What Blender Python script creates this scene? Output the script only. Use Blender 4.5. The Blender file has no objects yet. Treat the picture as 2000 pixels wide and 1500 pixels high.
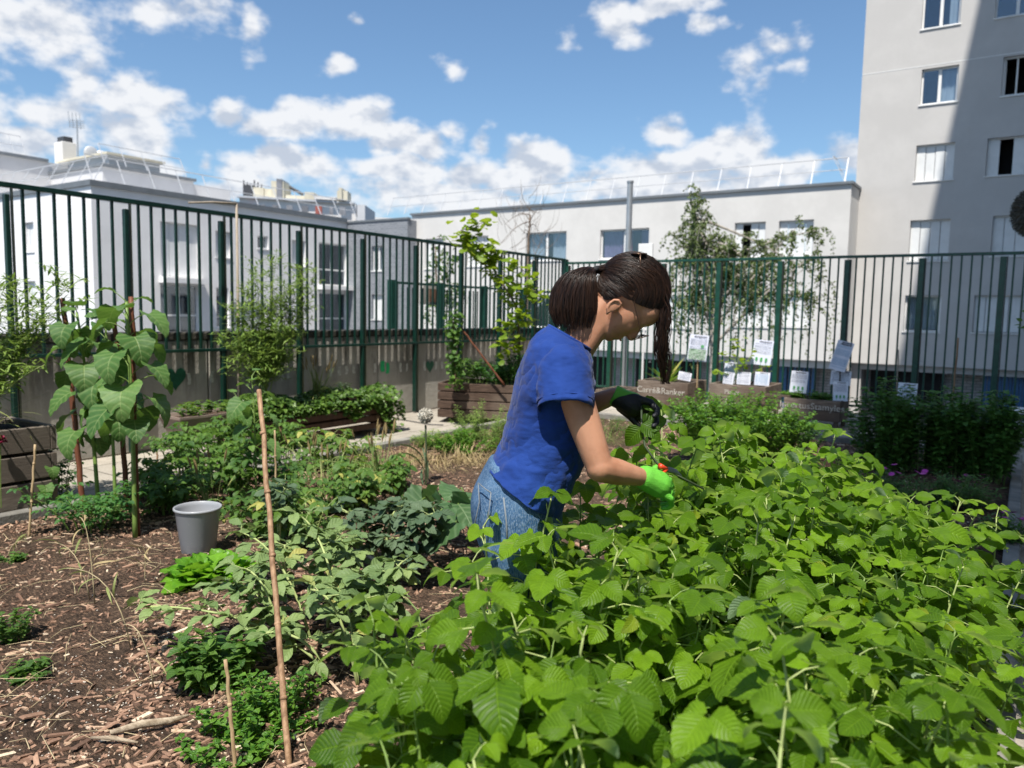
import bpy, math, random
import numpy as np
from mathutils import Vector, Matrix, noise as mnoise
random.seed(7); rng = np.random.default_rng(11)
scene = bpy.context.scene
COL = scene.collection
# ---------------------------------------------------------------- camera
FPX = 1490.0
PITCH = math.atan(140 / 1490); ROLL = math.atan(.019); YAW = math.radians(33.8); EYE = 1.35
def _rz(v, a):
    c, s = math.cos(a), math.sin(a); return np.array([c*v[0]-s*v[1], s*v[0]+c*v[1], v[2]])
_fw = np.array([0, math.cos(PITCH), -math.sin(PITCH)]); _rt = np.array([1., 0, 0]); _up = np.cross(_rt, _fw)
_c, _s = math.cos(ROLL), math.sin(ROLL)
CR = _rz(_c*_rt + _s*_up, YAW); CU = _rz(-_s*_rt + _c*_up, YAW); CF = _rz(_fw, YAW)
CP = np.array([0, 0, EYE])
cam = bpy.data.cameras.new('camera'); camo = bpy.data.objects.new('camera', cam); COL.objects.link(camo)
camo.matrix_world = Matrix(((CR[0], CU[0], -CF[0], 0), (CR[1], CU[1], -CF[1], 0), (CR[2], CU[2], -CF[2], EYE), (0, 0, 0, 1)))
cam.sensor_width = 36; cam.lens = FPX/2000*36; cam.clip_start = .03; cam.clip_end = 3000
cam.dof.use_dof = True; cam.dof.focus_distance = 2.35; cam.dof.aperture_fstop = 4.0
scene.camera = camo
# pixel (2000x1500) -> world helpers, used only to measure where things stand
def ray(x, y): return CF + CR*(x-1000)/FPX - CU*(y-750)/FPX
def atz(x, y, z=0.): d = ray(x, y); return CP + d*(z-EYE)/d[2]
def atx(x, y, X): d = ray(x, y); return CP + d*X/d[0]
def aty(x, y, Y): d = ray(x, y); return CP + d*Y/d[1]
def atd(x, y, D): return CP + ray(x, y)*D
# ---------------------------------------------------------------- light
SUN = Vector((.165, -.47, 1.0)).normalized()
sl = bpy.data.lights.new('sun', 'SUN'); sl.energy = 5.0; sl.angle = math.radians(.38); sl.color = (1, .95, .87)
so = bpy.data.objects.new('sun', sl); COL.objects.link(so); so.rotation_euler = SUN.to_track_quat('Z', 'Y').to_euler()
so.location = (0, 0, 60)
scene.view_settings.view_transform = 'Standard'; scene.view_settings.look = 'None'
scene.view_settings.gamma = 1; scene.view_settings.exposure = .62
scene.render.engine = 'CYCLES'
scene.cycles.max_bounces = 6; scene.cycles.transparent_max_bounces = 10
W = bpy.data.worlds.new('World'); scene.world = W; W.use_nodes = True
wt = W.node_tree; wt.nodes.clear()
def wn(kind, **kw):
    n = wt.nodes.new(kind)
    for k, v in kw.items(): setattr(n, k, v)
    return n
def wl(a, b): wt.links.new(a, b)
def wmath(op, a, b=None, c=None, clamp=False):
    n = wn('ShaderNodeMath', operation=op); n.use_clamp = clamp
    for i, v in enumerate((a, b, c)):
        if v is None: continue
        if isinstance(v, (int, float)): n.inputs[i].default_value = v
        else: wl(v, n.inputs[i])
    return n.outputs[0]
def wvec(op, a, b=None):
    n = wn('ShaderNodeVectorMath', operation=op)
    for i, v in enumerate((a, b)):
        if v is None: continue
        if isinstance(v, (tuple, list)): n.inputs[i].default_value = v
        else: wl(v, n.inputs[i])
    return n
sky = wn('ShaderNodeTexSky', sky_type='NISHITA'); sky.sun_disc = False
sky.sun_elevation = math.asin(SUN.z); sky.sun_rotation = math.atan2(SUN.x, SUN.y)
sky.air_density = 1.0; sky.dust_density = 1.0; sky.ozone_density = 1.6
tc = wn('ShaderNodeTexCoord').outputs['Generated']
F0 = (-math.sin(YAW), math.cos(YAW), 0); R0 = (math.cos(YAW), math.sin(YAW), 0)
dx = wvec('DOT_PRODUCT', tc, R0).outputs['Value']; dy = wvec('DOT_PRODUCT', tc, F0).outputs['Value']
sx = wn('ShaderNodeSeparateXYZ'); wl(tc, sx.inputs[0])
az = wmath('ARCTAN2', dx, dy); el = wmath('ARCSINE', sx.outputs[2])
cmb = wn('ShaderNodeCombineXYZ'); wl(az, cmb.inputs[0]); wl(el, cmb.inputs[1]); uv = cmb.outputs[0]
def fbm(vec, scale, detail, rough, off=(0, 0, 0), stretch=(1, 1.5, 1)):
    a = wvec('ADD', vec, off).outputs[0]; b = wvec('MULTIPLY', a, stretch).outputs[0]
    n = wn('ShaderNodeTexNoise'); n.inputs['Scale'].default_value = scale; n.inputs['Detail'].default_value = detail
    n.inputs['Roughness'].default_value = rough; wl(b, n.inputs['Vector']); return n.outputs['Fac']
CLOUDS = [(50,30,135,62,.9),(330,20,110,38,.8),(400,30,55,32,.8),(165,160,60,80,.75),(110,205,90,40,.8),(265,195,90,40,.9),
 (60,268,95,34,1),(240,268,115,50,.8),(330,325,50,25,.7),(450,215,36,28,.9),(520,238,72,34,1),(600,220,62,40,1.1),(700,232,75,40,1.1),
 (770,268,70,42,1.1),(830,288,45,38,1),(560,322,100,36,1.1),(630,338,42,25,1),(790,338,95,36,1.1),(900,350,90,34,1),(1045,315,72,38,1.1),
 (1000,345,150,42,1),(860,385,230,40,1),(1130,340,45,18,.8),(500,75,38,34,.55),(660,118,38,22,.6),(890,122,34,28,.6),(1105,65,22,22,.55),
 (700,18,26,14,.6),(880,262,28,24,.7),(935,284,28,22,.7),(410,305,24,20,.7),(1215,30,70,36,.95),(1300,8,80,26,.9),(1372,50,30,18,.75),
 (1312,248,50,32,.9),(1275,328,95,40,1.1),(1400,305,85,48,1.15),(1310,372,200,42,1.1),(1520,335,80,32,1),(1455,140,60,60,.6),(1520,92,60,34,.62),
 (1665,315,50,34,1),(450,356,90,20,.9),(1560,130,40,30,.5),(-150,250,200,120,.9),(2300,250,260,90,.9),(1480,178,40,24,.62)]
def blobfield(vec):
    acc = None
    for (px, py, rx, ry, st) in CLOUDS:
        d = ray(px, py); d = d/np.linalg.norm(d)
        a = math.atan2(d @ np.array(R0), d @ np.array(F0)); e = math.asin(d[2])
        v = wvec('SUBTRACT', vec, (a, e, 0)).outputs[0]
        v = wvec('MULTIPLY', v, (FPX/rx*.8, FPX/ry*.8, 0)).outputs[0]
        ln = wvec('LENGTH', v).outputs['Value']
        val = wmath('MULTIPLY_ADD', ln, -st*.75, st)
        acc = val if acc is None else wmath('MAXIMUM', acc, val)
    return wmath('MAXIMUM', acc, -.6)
wob = wn('ShaderNodeTexNoise'); wob.inputs['Scale'].default_value = 9; wob.inputs['Detail'].default_value = 5; wl(uv, wob.inputs['Vector'])
w2 = wvec('MULTIPLY', wvec('SUBTRACT', wob.outputs['Color'], (.5, .5, .5)).outputs[0], (.09, .07, 0)).outputs[0]
uvw = wvec('ADD', uv, w2).outputs[0]
bf = blobfield(uvw)
n1 = fbm(uv, 19, 7, .52); n2 = fbm(uv, 19, 7, .52, off=(.004, .014, 0))
big = fbm(uv, 7, 4, .5, off=(3, 1, 0))
dens = wmath('ADD', wmath('MULTIPLY', bf, .9), wmath('MULTIPLY', wmath('SUBTRACT', n1, .5), 1.35))
mask = wn('ShaderNodeMapRange', interpolation_type='SMOOTHSTEP'); mask.inputs[1].default_value = .23; mask.inputs[2].default_value = .62; wl(dens, mask.inputs[0])
relief = wmath('MULTIPLY', wmath('SUBTRACT', n1, n2), 5.5)
thick = wmath('MULTIPLY', wmath('SUBTRACT', wmath('MULTIPLY_ADD', wmath('SUBTRACT', big, .5), 2.0, bf), .55), .55)
lit = wmath('ADD', wmath('SUBTRACT', .80, thick), relief, clamp=True)
cr = wn('ShaderNodeMix', data_type='RGBA'); cr.inputs[6].default_value = (.37, .41, .48, 1); cr.inputs[7].default_value = (.60, .61, .63, 1); wl(lit, cr.inputs[0])
skyb = wn('ShaderNodeMix', data_type='RGBA', blend_type='MULTIPLY'); skyb.inputs[0].default_value = 1
SKYS = .118
skyb.inputs[7].default_value = (SKYS*.66, SKYS*.79, SKYS*.86, 1); wl(sky.outputs[0], skyb.inputs[6])
mx = wn('ShaderNodeMix', data_type='RGBA'); wl(wmath('MULTIPLY', mask.outputs[0], .96), mx.inputs[0]); wl(skyb.outputs[2], mx.inputs[6]); wl(cr.outputs[2], mx.inputs[7])
bg = wn('ShaderNodeBackground'); bg.inputs[1].default_value = 1.0; wl(mx.outputs[2], bg.inputs[0])
wo = wn('ShaderNodeOutputWorld'); wl(bg.outputs[0], wo.inputs[0])
W.cycles.sampling_method = 'MANUAL'; W.cycles.sample_map_resolution = 512
# ---------------------------------------------------------------- materials
MATS = {}
class NT:
    def __init__(s, name):
        s.m = bpy.data.materials.new(name); s.m.use_nodes = True; s.t = s.m.node_tree
        s.b = s.t.nodes['Principled BSDF']; s.out = s.t.nodes['Material Output']
    def n(s, kind, ins=None, **kw):
        n = s.t.nodes.new(kind)
        for k, v in kw.items(): setattr(n, k, v)
        for k, v in (ins or {}).items():
            if hasattr(v, 'is_output') or isinstance(v, bpy.types.NodeSocket): s.t.links.new(v, n.inputs[k])
            else: n.inputs[k].default_value = v
        return n
    def link(s, a, b): s.t.links.new(a, b)
    def math(s, op, a, b=0., c=0., clamp=False):
        n = s.n('ShaderNodeMath', {0: a, 1: b, 2: c}, operation=op); n.use_clamp = clamp; return n.outputs[0]
    def mix(s, f, a, b, blend='MIX'):
        n = s.t.nodes.new('ShaderNodeMix'); n.data_type = 'RGBA'; n.blend_type = blend
        for i, v in ((0, f), (6, a), (7, b)):
            if isinstance(v, bpy.types.NodeSocket): s.t.links.new(v, n.inputs[i])
            elif i: n.inputs[i].default_value = tuple(v)+(1,) if len(v) == 3 else v
            else: n.inputs[0].default_value = v
        return n.outputs[2]
    def noise(s, scale, detail=4, rough=.55, vec=None, stretch=None):
        if vec is None: vec = s.n('ShaderNodeTexCoord').outputs['Object']
        if stretch: vec = s.n('ShaderNodeVectorMath', {0: vec, 1: stretch}, operation='MULTIPLY').outputs[0]
        return s.n('ShaderNodeTexNoise', {'Vector': vec, 'Scale': scale, 'Detail': detail, 'Roughness': rough}).outputs['Fac']
    def ramp(s, f, lo, hi, a=0., b=1.):
        return s.n('ShaderNodeMapRange', {0: f, 1: lo, 2: hi, 3: a, 4: b}, interpolation_type='SMOOTHSTEP').outputs[0]
    def bump(s, h, strength=.3, dist=.01):
        n = s.n('ShaderNodeBump', {'Height': h, 'Strength': strength, 'Distance': dist}); s.link(n.outputs[0], s.b.inputs['Normal']); return n
def setb(nt, base=None, rough=None, metal=None, spec=None):
    for k, v in (('Base Color', base), ('Roughness', rough), ('Metallic', metal), ('Specular IOR Level', spec)):
        if v is None: continue
        if isinstance(v, bpy.types.NodeSocket): nt.link(v, nt.b.inputs[k])
        else: nt.b.inputs[k].default_value = (tuple(v)+(1,)) if isinstance(v, tuple) else v
def flat(name, c, rough=.6, var=.12, scale=8, bump=.0, metal=0, stretch=None, spec=.5, bscale=60):
    nt = NT(name); f = nt.noise(scale, 5, .6, stretch=stretch)
    lo = tuple(x*(1-var) for x in c); hi = tuple(min(1, x*(1+var)) for x in c)
    setb(nt, nt.mix(nt.ramp(f, .3, .7), lo, hi), rough, metal, spec)
    if bump: nt.bump(nt.noise(bscale, 4, .6), bump, .01)
    MATS[name] = nt.m; return nt.m
def plaster(name, c, dirt=.12):
    nt = NT(name); f = nt.noise(.7, 6, .65); g = nt.noise(3, 5, .6, stretch=(1, 1, .12))
    a = nt.mix(nt.ramp(f, .35, .7), tuple(x*(1-dirt) for x in c), c)
    a = nt.mix(nt.ramp(g, .55, .8, 0, .25), a, tuple(x*.8 for x in c))
    setb(nt, a, .85, spec=.2); nt.bump(nt.noise(30, 4, .6), .25, .02); MATS[name] = nt.m; return nt.m
def wood(name, a, b, rough=.8, axis=(1, 12, 12), grey=None, bump=.4):
    nt = NT(name); f = nt.noise(3, 7, .65, stretch=axis); g = nt.noise(1.3, 4)
    c = nt.mix(nt.ramp(f, .3, .7), a, b)
    if grey: c = nt.mix(nt.ramp(g, .45, .65), c, grey)
    setb(nt, c, rough, spec=.25); nt.bump(nt.noise(5, 6, .7, stretch=axis), bump, .006); MATS[name] = nt.m; return nt.m
def brick(name, c1, c2, mortar, scale=1., wx='X'):
    nt = NT(name); tcx = nt.n('ShaderNodeTexCoord').outputs['Object']
    sp = nt.n('ShaderNodeSeparateXYZ', {0: tcx}); cb = nt.n('ShaderNodeCombineXYZ', {0: nt.math('ADD', sp.outputs[0], sp.outputs[1]), 1: sp.outputs[2]})
    br = nt.n('ShaderNodeTexBrick', {'Vector': cb.outputs[0], 'Color1': c1+(1,), 'Color2': c2+(1,), 'Mortar': mortar+(1,), 'Scale': scale, 'Mortar Size': .012, 'Brick Width': .3, 'Row Height': .11})
    setb(nt, br.outputs[0], .8, spec=.2); nt.bump(nt.math('SUBTRACT', 1., br.outputs[1]), .4, .01); MATS[name] = nt.m; return nt.m
def leafmat(name, dark, light, back=None, transc=(.3, .55, .05), trans=.3, rough=.5, veins=9., vs=.5, old=None, spec=.35, veincol=None):
    nt = NT(name)
    r = nt.n('ShaderNodeAttribute', attribute_name='rnd').outputs['Fac']
    oi = nt.n('ShaderNodeObjectInfo').outputs['Random']
    c = nt.mix(r, dark, light)
    c = nt.mix(nt.math('MULTIPLY', oi, .25), c, tuple(x*.6 for x in dark))
    if old: c = nt.mix(nt.ramp(r, .93, .97), c, old)
    uvn = nt.n('ShaderNodeUVMap').outputs[0]; sp = nt.n('ShaderNodeSeparateXYZ', {0: uvn})
    ax = nt.math('ABSOLUTE', nt.math('SUBTRACT', sp.outputs[0], .5))
    ph = nt.math('MULTIPLY', nt.math('SUBTRACT', sp.outputs[1], nt.math('MULTIPLY', ax, .55)), veins*6.283)
    w = nt.math('POWER', nt.math('MULTIPLY_ADD', nt.math('COSINE', ph), .5, .5), 3.)
    mid = nt.ramp(ax, .0, .035, 1., 0.)
    v = nt.math('MAXIMUM', nt.math('MULTIPLY', w, .45), mid)
    vc = veincol or tuple(min(1, x*1.7+.02) for x in light)
    c = nt.mix(nt.math('MULTIPLY', v, vs), c, vc)
    bl = nt.noise(60, 3, .6); c = nt.mix(nt.ramp(bl, .35, .7, 0, .22), c, tuple(x*.55 for x in dark))
    geo = nt.n('ShaderNodeNewGeometry').outputs['Backfacing']
    if back: c = nt.mix(geo, c, back)
    setb(nt, c, rough, spec=spec)
    hb = nt.math('ADD', nt.math('MULTIPLY', w, -1.), nt.math('MULTIPLY', mid, -1.3))
    nt.bump(hb, .55, .0022)
    tb = nt.n('ShaderNodeBsdfTranslucent', {'Color': transc+(1,)})
    tcol = nt.mix(.65, c, transc); nt.link(tcol, tb.inputs[0])
    ms = nt.n('ShaderNodeMixShader', {0: trans, 1: nt.b.outputs[0], 2: tb.outputs[0]}); nt.link(ms.outputs[0], nt.out.inputs[0])
    MATS[name] = nt.m; return nt.m
def glassm(name, tint=(.8, .85, .9), t=.6):
    nt = NT(name); g = nt.n('ShaderNodeBsdfGlossy', {'Color': (.9, .95, 1, 1), 'Roughness': .04}); tr = nt.n('ShaderNodeBsdfTransparent', {'Color': tint+(1,)})
    lw_ = nt.n('ShaderNodeLayerWeight', {'Blend': .25}).outputs['Facing']; fr = nt.math('POWER', lw_, 2.)
    ms = nt.n('ShaderNodeMixShader', {0: nt.math('MULTIPLY_ADD', fr, .5, .10), 1: tr.outputs[0], 2: g.outputs[0]})
    nt.link(ms.outputs[0], nt.out.inputs[0]); MATS[name] = nt.m; return nt.m
# ---------------------------------------------------------------- mesh helpers
def norm(v): v = np.asarray(v, float); return v/(np.linalg.norm(v)+1e-12)
class MB:
    """collects quads / polygons and leaf templates, builds one mesh"""
    def __init__(s): s.V = []; s.F = []; s.n = 0; s.U = []; s.R = []; s.M = []; s.cur = 0; s.batch = {}
    def raw(s, V, F, U=None, r=0.):
        V = np.asarray(V, float); s.V.append(V); s.U.append(np.zeros((len(V), 2)) if U is None else np.asarray(U, float)); s.R.append(np.full(len(V), r))
        for f in F: s.F.append([i+s.n for i in f]); s.M.append(s.cur)
        s.n += len(V)
    def box(s, a, b, bev=0, M=None, r=0.):
        x0, y0, z0 = np.minimum(a, b); x1, y1, z1 = np.maximum(a, b)
        if bev:
            e = min(bev, (x1-x0)*.45, (y1-y0)*.45, (z1-z0)*.45); V = []; 
            for sx_ in (0, 1):
                for sy in (0, 1):
                    for sz in (0, 1):
                        X = (x0, x1)[sx_]; Y = (y0, y1)[sy]; Z = (z0, z1)[sz]; dx_ = (e, -e)[sx_]; dy_ = (e, -e)[sy]; dz = (e, -e)[sz]
                        V += [(X, Y+dy_, Z+dz), (X+dx_, Y, Z+dz), (X+dx_, Y+dy_, Z)]
            def c(i, j, k, q): return (i*4+j*2+k)*3+q
            F = []
            for i in (0, 1): F.append([c(i,0,0,0), c(i,1,0,0), c(i,1,1,0), c(i,0,1,0)][::(1, -1)[1-i]])
            for j in (0, 1): F.append([c(0,j,0,1), c(1,j,0,1), c(1,j,1,1), c(0,j,1,1)][::(1, -1)[j]])
            for k in (0, 1): F.append([c(0,0,k,2), c(1,0,k,2), c(1,1,k,2), c(0,1,k,2)][::(1, -1)[1-k]])
            for j in (0, 1):
                for k in (0, 1): F.append([c(0,j,k,1), c(1,j,k,1), c(1,j,k,2), c(0,j,k,2)])
            for i in (0, 1):
                for k in (0, 1): F.append([c(i,0,k,0), c(i,1,k,0), c(i,1,k,2), c(i,0,k,2)])
            for i in (0, 1):
                for j in (0, 1): F.append([c(i,j,0,0), c(i,j,1,0), c(i,j,1,1), c(i,j,0,1)])
            for i in (0, 1):
                for j in (0, 1):
                    for k in (0, 1): F.append([c(i,j,k,0), c(i,j,k,1), c(i,j,k,2)])
        else:
            V = [(x0,y0,z0),(x1,y0,z0),(x1,y1,z0),(x0,y1,z0),(x0,y0,z1),(x1,y0,z1),(x1,y1,z1),(x0,y1,z1)]
            F = [(3,2,1,0),(4,5,6,7),(0,1,5,4),(1,2,6,5),(2,3,7,6),(3,0,4,7)]
        V = np.array(V, float)
        if M is not None: V = V @ np.asarray(M)[:3, :3].T + np.asarray(M)[:3, 3]
        s.raw(V, F, r=r); return s
    def tube(s, pts, r0, r1=None, sides=6, cap=True, r=0., radii=None, flat=1.):
        P = np.asarray(pts, float); n = len(P); r1 = r0 if r1 is None else r1
        rad = radii if radii is not None else [r0+(r1-r0)*i/(n-1) for i in range(n)]
        T = np.gradient(P, axis=0); V = []; a = np.array([0, 0, 1.]) if abs(norm(T[0])[2]) < .9 else np.array([1., 0, 0])
        for i in range(n):
            t = norm(T[i]); a = norm(a - t*(a@t)); b = np.cross(t, a)
            for k in range(sides):
                q = 2*math.pi*k/sides; V.append(P[i]+rad[i]*(math.cos(q)*a+flat*math.sin(q)*b))
        F = [(i*sides+k, i*sides+(k+1) % sides, (i+1)*sides+(k+1) % sides, (i+1)*sides+k) for i in range(n-1) for k in range(sides)]
        if cap: F.append(tuple(range(sides))[::-1]); F.append(tuple((n-1)*sides+k for k in range(sides)))
        U = [(k/sides, i/(n-1)) for i in range(n) for k in range(sides)]
        s.raw(V, F, U, r); return s
    def lathe(s, prof, c=(0, 0, 0), seg=32, r=0.):
        V = []; n = len(prof)
        for (rr, z) in prof:
            for k in range(seg): q = 2*math.pi*k/seg; V.append((c[0]+rr*math.cos(q), c[1]+rr*math.sin(q), c[2]+z))
        F = [(i*seg+k, i*seg+(k+1) % seg, (i+1)*seg+(k+1) % seg, (i+1)*seg+k) for i in range(n-1) for k in range(seg)]
        s.raw(V, F, r=r); return s
    def ell(s, c, rx, ry, rz, A=None, nu=20, nv=14, fn=None):
        V = []
        for i in range(nv+1):
            th = math.pi*i/nv
            for k in range(nu):
                ph = 2*math.pi*k/nu; d = np.array([math.sin(th)*math.cos(ph), math.sin(th)*math.sin(ph), math.cos(th)])
                p = d*np.array([rx, ry, rz])
                if fn: p = p*fn(d)
                if A is not None: p = A @ p
                V.append(p+np.asarray(c))
        F = [(i*nu+k, (i+1)*nu+k, (i+1)*nu+(k+1) % nu, i*nu+(k+1) % nu) for i in range(nv) for k in range(nu)]
        s.raw(V, F); return s
    def cap(s, a, b, ra, rb, nu=14):
        a = np.asarray(a, float); b = np.asarray(b, float); t = norm(b-a); pts = []; rad = []
        for q in (-1, -.94, -.77, -.5, -.2): pts.append(a+t*ra*q); rad.append(ra*math.sqrt(max(0, 1-q*q))+1e-5)
        for q in np.linspace(0, 1, 6): pts.append(a+(b-a)*q); rad.append(ra+(rb-ra)*q)
        for q in (.2, .5, .77, .94, 1): pts.append(b+t*rb*q); rad.append(rb*math.sqrt(max(0, 1-q*q))+1e-5)
        return s.tube(pts, 1, radii=rad, sides=nu)
    def leaf(s, tpl, pos, y, z, sc=1., r=0., sx=1.):
        y = norm(y); z = np.asarray(z, float); z = norm(z - y*(z@y)); x = np.cross(y, z)
        s.batch.setdefault(id(tpl), (tpl, []))[1].append((np.array([x*sc*sx, y*sc, z*sc]), np.asarray(pos, float), r))
    def build(s, name, mats, parent=None, smooth=False, col=True):
        for tpl, lst in s.batch.values():
            V, F, U = tpl; n = len(V); A = np.array([l[0] for l in lst]); P = np.array([l[1] for l in lst]); R = np.array([l[2] for l in lst])
            VV = np.einsum('vi,lij->lvj', V, A)+P[:, None]
            base = s.n
            s.V.append(VV.reshape(-1, 3)); s.U.append(np.tile(U, (len(lst), 1))); s.R.append(np.repeat(R, n))
            Fa = np.asarray(F); off = (base+np.arange(len(lst))*n)[:, None, None]
            s.F.extend((Fa[None]+off).reshape(-1, Fa.shape[1]).tolist()); s.M.extend([s.cur]*(len(lst)*len(Fa))); s.n += n*len(lst)
        s.batch = {}
        me = bpy.data.meshes.new(name)
        V = np.concatenate(s.V) if s.V else np.zeros((0, 3))
        me.vertices.add(len(V)); me.vertices.foreach_set('co', V.ravel())
        ls = np.array([len(f) for f in s.F], dtype=np.int32); lt = np.concatenate([np.asarray(f, dtype=np.int32) for f in s.F]) if len(set(ls)) > 1 else np.asarray(s.F, dtype=np.int32).ravel()
        me.loops.add(len(lt)); me.loops.foreach_set('vertex_index', lt)
        me.polygons.add(len(ls)); me.polygons.foreach_set('loop_start', np.concatenate([[0], np.cumsum(ls)[:-1]]).astype(np.int32)); me.polygons.foreach_set('loop_total', ls)
        uvl = me.uv_layers.new(name='UVMap'); U = np.concatenate(s.U); uvl.data.foreach_set('uv', U[lt].ravel())
        at = me.attributes.new('rnd', 'FLOAT', 'POINT'); at.data.foreach_set('value', np.concatenate(s.R))
        if not isinstance(mats, (list, tuple)): mats = [mats]
        for m in mats: me.materials.append(MATS[m] if isinstance(m, str) else m)
        if len(mats) > 1: me.polygons.foreach_set('material_index', np.array(s.M, dtype=np.int32))
        me.polygons.foreach_set('use_smooth', np.full(len(ls), smooth)); me.update(calc_edges=True); me.validate()
        return link(name, me, parent)
def link(name, me, parent=None):
    o = bpy.data.objects.new(name, me); COL.objects.link(o)
    if parent is not None: o.parent = parent
    return o
def tag(o, label=None, cat=None, group=None, kind=None):
    if label: o['label'] = label
    if cat: o['category'] = cat
    if group: o['group'] = group
    if kind: o['kind'] = kind
    return o
def thing(name, label, cat, loc=(0, 0, 0), rz=0., group=None):
    o = bpy.data.objects.new(name, None); COL.objects.link(o); o.location = tuple(map(float, loc)); o.rotation_euler = (0, 0, rz); o.empty_display_size = .1
    return tag(o, label, cat, group)
def copy_tree(o, parent=None, loc=None, rz=None, sc=None, label=None, group=None, tilt=None):
    c = o.copy(); COL.objects.link(c)
    if parent is not None: c.parent = parent
    if loc is not None: c.location = tuple(map(float, loc))
    if rz is not None: c.rotation_euler = ((tilt or (0, 0))[0], (tilt or (0, 0))[1], rz)
    if sc is not None: c.scale = (sc, sc, sc) if isinstance(sc, (int, float)) else sc
    if label: c['label'] = label
    if group: c['group'] = group
    for ch in list(o.children): copy_tree(ch, c)
    return c
def text_mesh(name, txt, size, mat, M, parent=None, extrude=.001, align='CENTER', sx=1.):
    cu = bpy.data.curves.new(name, 'FONT'); cu.body = txt; cu.size = size; cu.extrude = extrude; cu.align_x = align; cu.align_y = 'CENTER'; cu.resolution_u = 3
    tmp = bpy.data.objects.new('tmp', cu); COL.objects.link(tmp)
    dg = bpy.context.evaluated_depsgraph_get(); me = bpy.data.meshes.new_from_object(tmp.evaluated_get(dg)); bpy.data.objects.remove(tmp)
    me.materials.clear(); me.materials.append(MATS[mat]); me.transform(Matrix(M) @ Matrix.Diagonal((sx, 1, 1, 1))); me.name = name
    return link(name, me, parent)
def frameM(o, x, y, z):
    x, y, z = map(lambda v: norm(v), (x, y, z)); return [[x[0], y[0], z[0], o[0]], [x[1], y[1], z[1], o[1]], [x[2], y[2], z[2], o[2]], [0, 0, 0, 1]]
# leaf templates: +Y along, X across, +Z upper side
def leaf_tpl(L=1., Wd=.6, shape='ovate', rows=8, cols=4, fold=.2, droop=.5, serr=0., wave=0., cord=0., seed=0, tip=1.0):
    rr = random.Random(seed); V = []; U = []
    ph = rr.random()*6
    for i in range(rows+1):
        t = i/rows
        if shape == 'ovate': w = math.sin(math.pi*min(1, t**.72))**.75
        elif shape == 'lance': w = math.sin(math.pi*t**.85)**.9
        elif shape == 'round': w = math.sqrt(max(0, 1-(2*t-1)**2))**.9
        elif shape == 'cord': w = (1-t)**.62*(1.0 if t > 0 else .97)*(.75+.6*min(1, t*5)) if t < 1 else 0
        elif shape == 'oboval': w = math.sin(math.pi*t**1.25)**.7
        else: w = math.sin(math.pi*t)
        w = max(w, .03)
        for j in range(cols+1):
            s_ = -1+2*j/cols
            wx = w*(1+(serr*(1 if i % 2 else -1) if abs(s_) > .99 and 0 < i < rows else 0))
            x = s_*wx*Wd/2; y = t*L - cord*L*abs(s_)**1.5*(1-t)**2
            ang = droop*t
            yy = y*(math.sin(ang)/ang if ang > 1e-3 else 1); zz = -y*((1-math.cos(ang))/ang if ang > 1e-3 else 0)
            zz += fold*abs(x)*(1-.3*t) + wave*math.sin(ph+i*1.9+(1 if s_ > 0 else 2.2))*abs(s_)**2*L
            V.append((x, yy, zz)); U.append((j/cols, t))
    F = [(i*(cols+1)+j, i*(cols+1)+j+1, (i+1)*(cols+1)+j+1, (i+1)*(cols+1)+j) for i in range(rows) for j in range(cols)]
    return np.array(V), F, np.array(U)
def rdir(zmin=-1, zmax=1):
    z = random.uniform(zmin, zmax); a = random.uniform(0, 6.283); r = math.sqrt(1-z*z); return np.array([r*math.cos(a), r*math.sin(a), z])
def bez(p0, p1, p2, n=8):
    p0, p1, p2 = map(np.asarray, (p0, p1, p2)); return [(1-t)**2*p0+2*t*(1-t)*p1+t*t*p2 for t in np.linspace(0, 1, n)]
# ================================================================= setting materials
plaster('white_plaster', (.66, .645, .625), .10); plaster('bright_plaster', (.86, .845, .84), .08); plaster('tower_plaster', (.56, .545, .53), .09); plaster('grey_plaster', (.56, .56, .57), .08)
plaster('far_plaster', (.70, .68, .66), .1)
brick('grey_brick', (.17, .185, .21), (.23, .245, .27), (.33, .34, .36)); brick('pale_brick', (.36, .35, .34), (.46, .44, .43), (.16, .16, .16))
flat('coping', (.15, .165, .18), .5, .1, 2); flat('white_paint', (.78, .78, .77), .4, .04, 2); flat('shutter_white', (.72, .73, .73), .5, .05, 3)
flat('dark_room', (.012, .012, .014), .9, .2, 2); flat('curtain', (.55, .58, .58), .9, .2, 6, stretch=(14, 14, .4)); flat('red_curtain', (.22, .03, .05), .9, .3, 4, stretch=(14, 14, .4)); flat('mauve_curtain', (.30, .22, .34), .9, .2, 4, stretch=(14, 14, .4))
flat('galv', (.42, .44, .46), .4, .08, 6, metal=.6); flat('rail_white', (.50, .51, .53), .5, .05, 4, metal=.2)
flat('green_metal', (.008, .055, .036), .35, .25, 12, bump=.1); flat('olive_metal', (.022, .025, .014), .5, .25, 9); flat('shaded_green_metal', (.004, .028, .019), .35, .25, 12, bump=.1); flat('blue_slat', (.04, .12, .26), .45, .15, 4)  # left fence: same green, darkened so the grazing sun's shade sits in the colour
flat('cream', (.60, .55, .43), .8, .12, .5); flat('red_panel', (.32, .09, .07), .8, .15, 1); flat('far_window', (.22, .22, .235), .3, .3, .5); flat('dark_metal', (.05, .05, .055), .5, .2, 3)
glassm('pane_glass')
flat('asphalt', (.07, .07, .072), .9, .25, 20, bump=.3)
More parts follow.
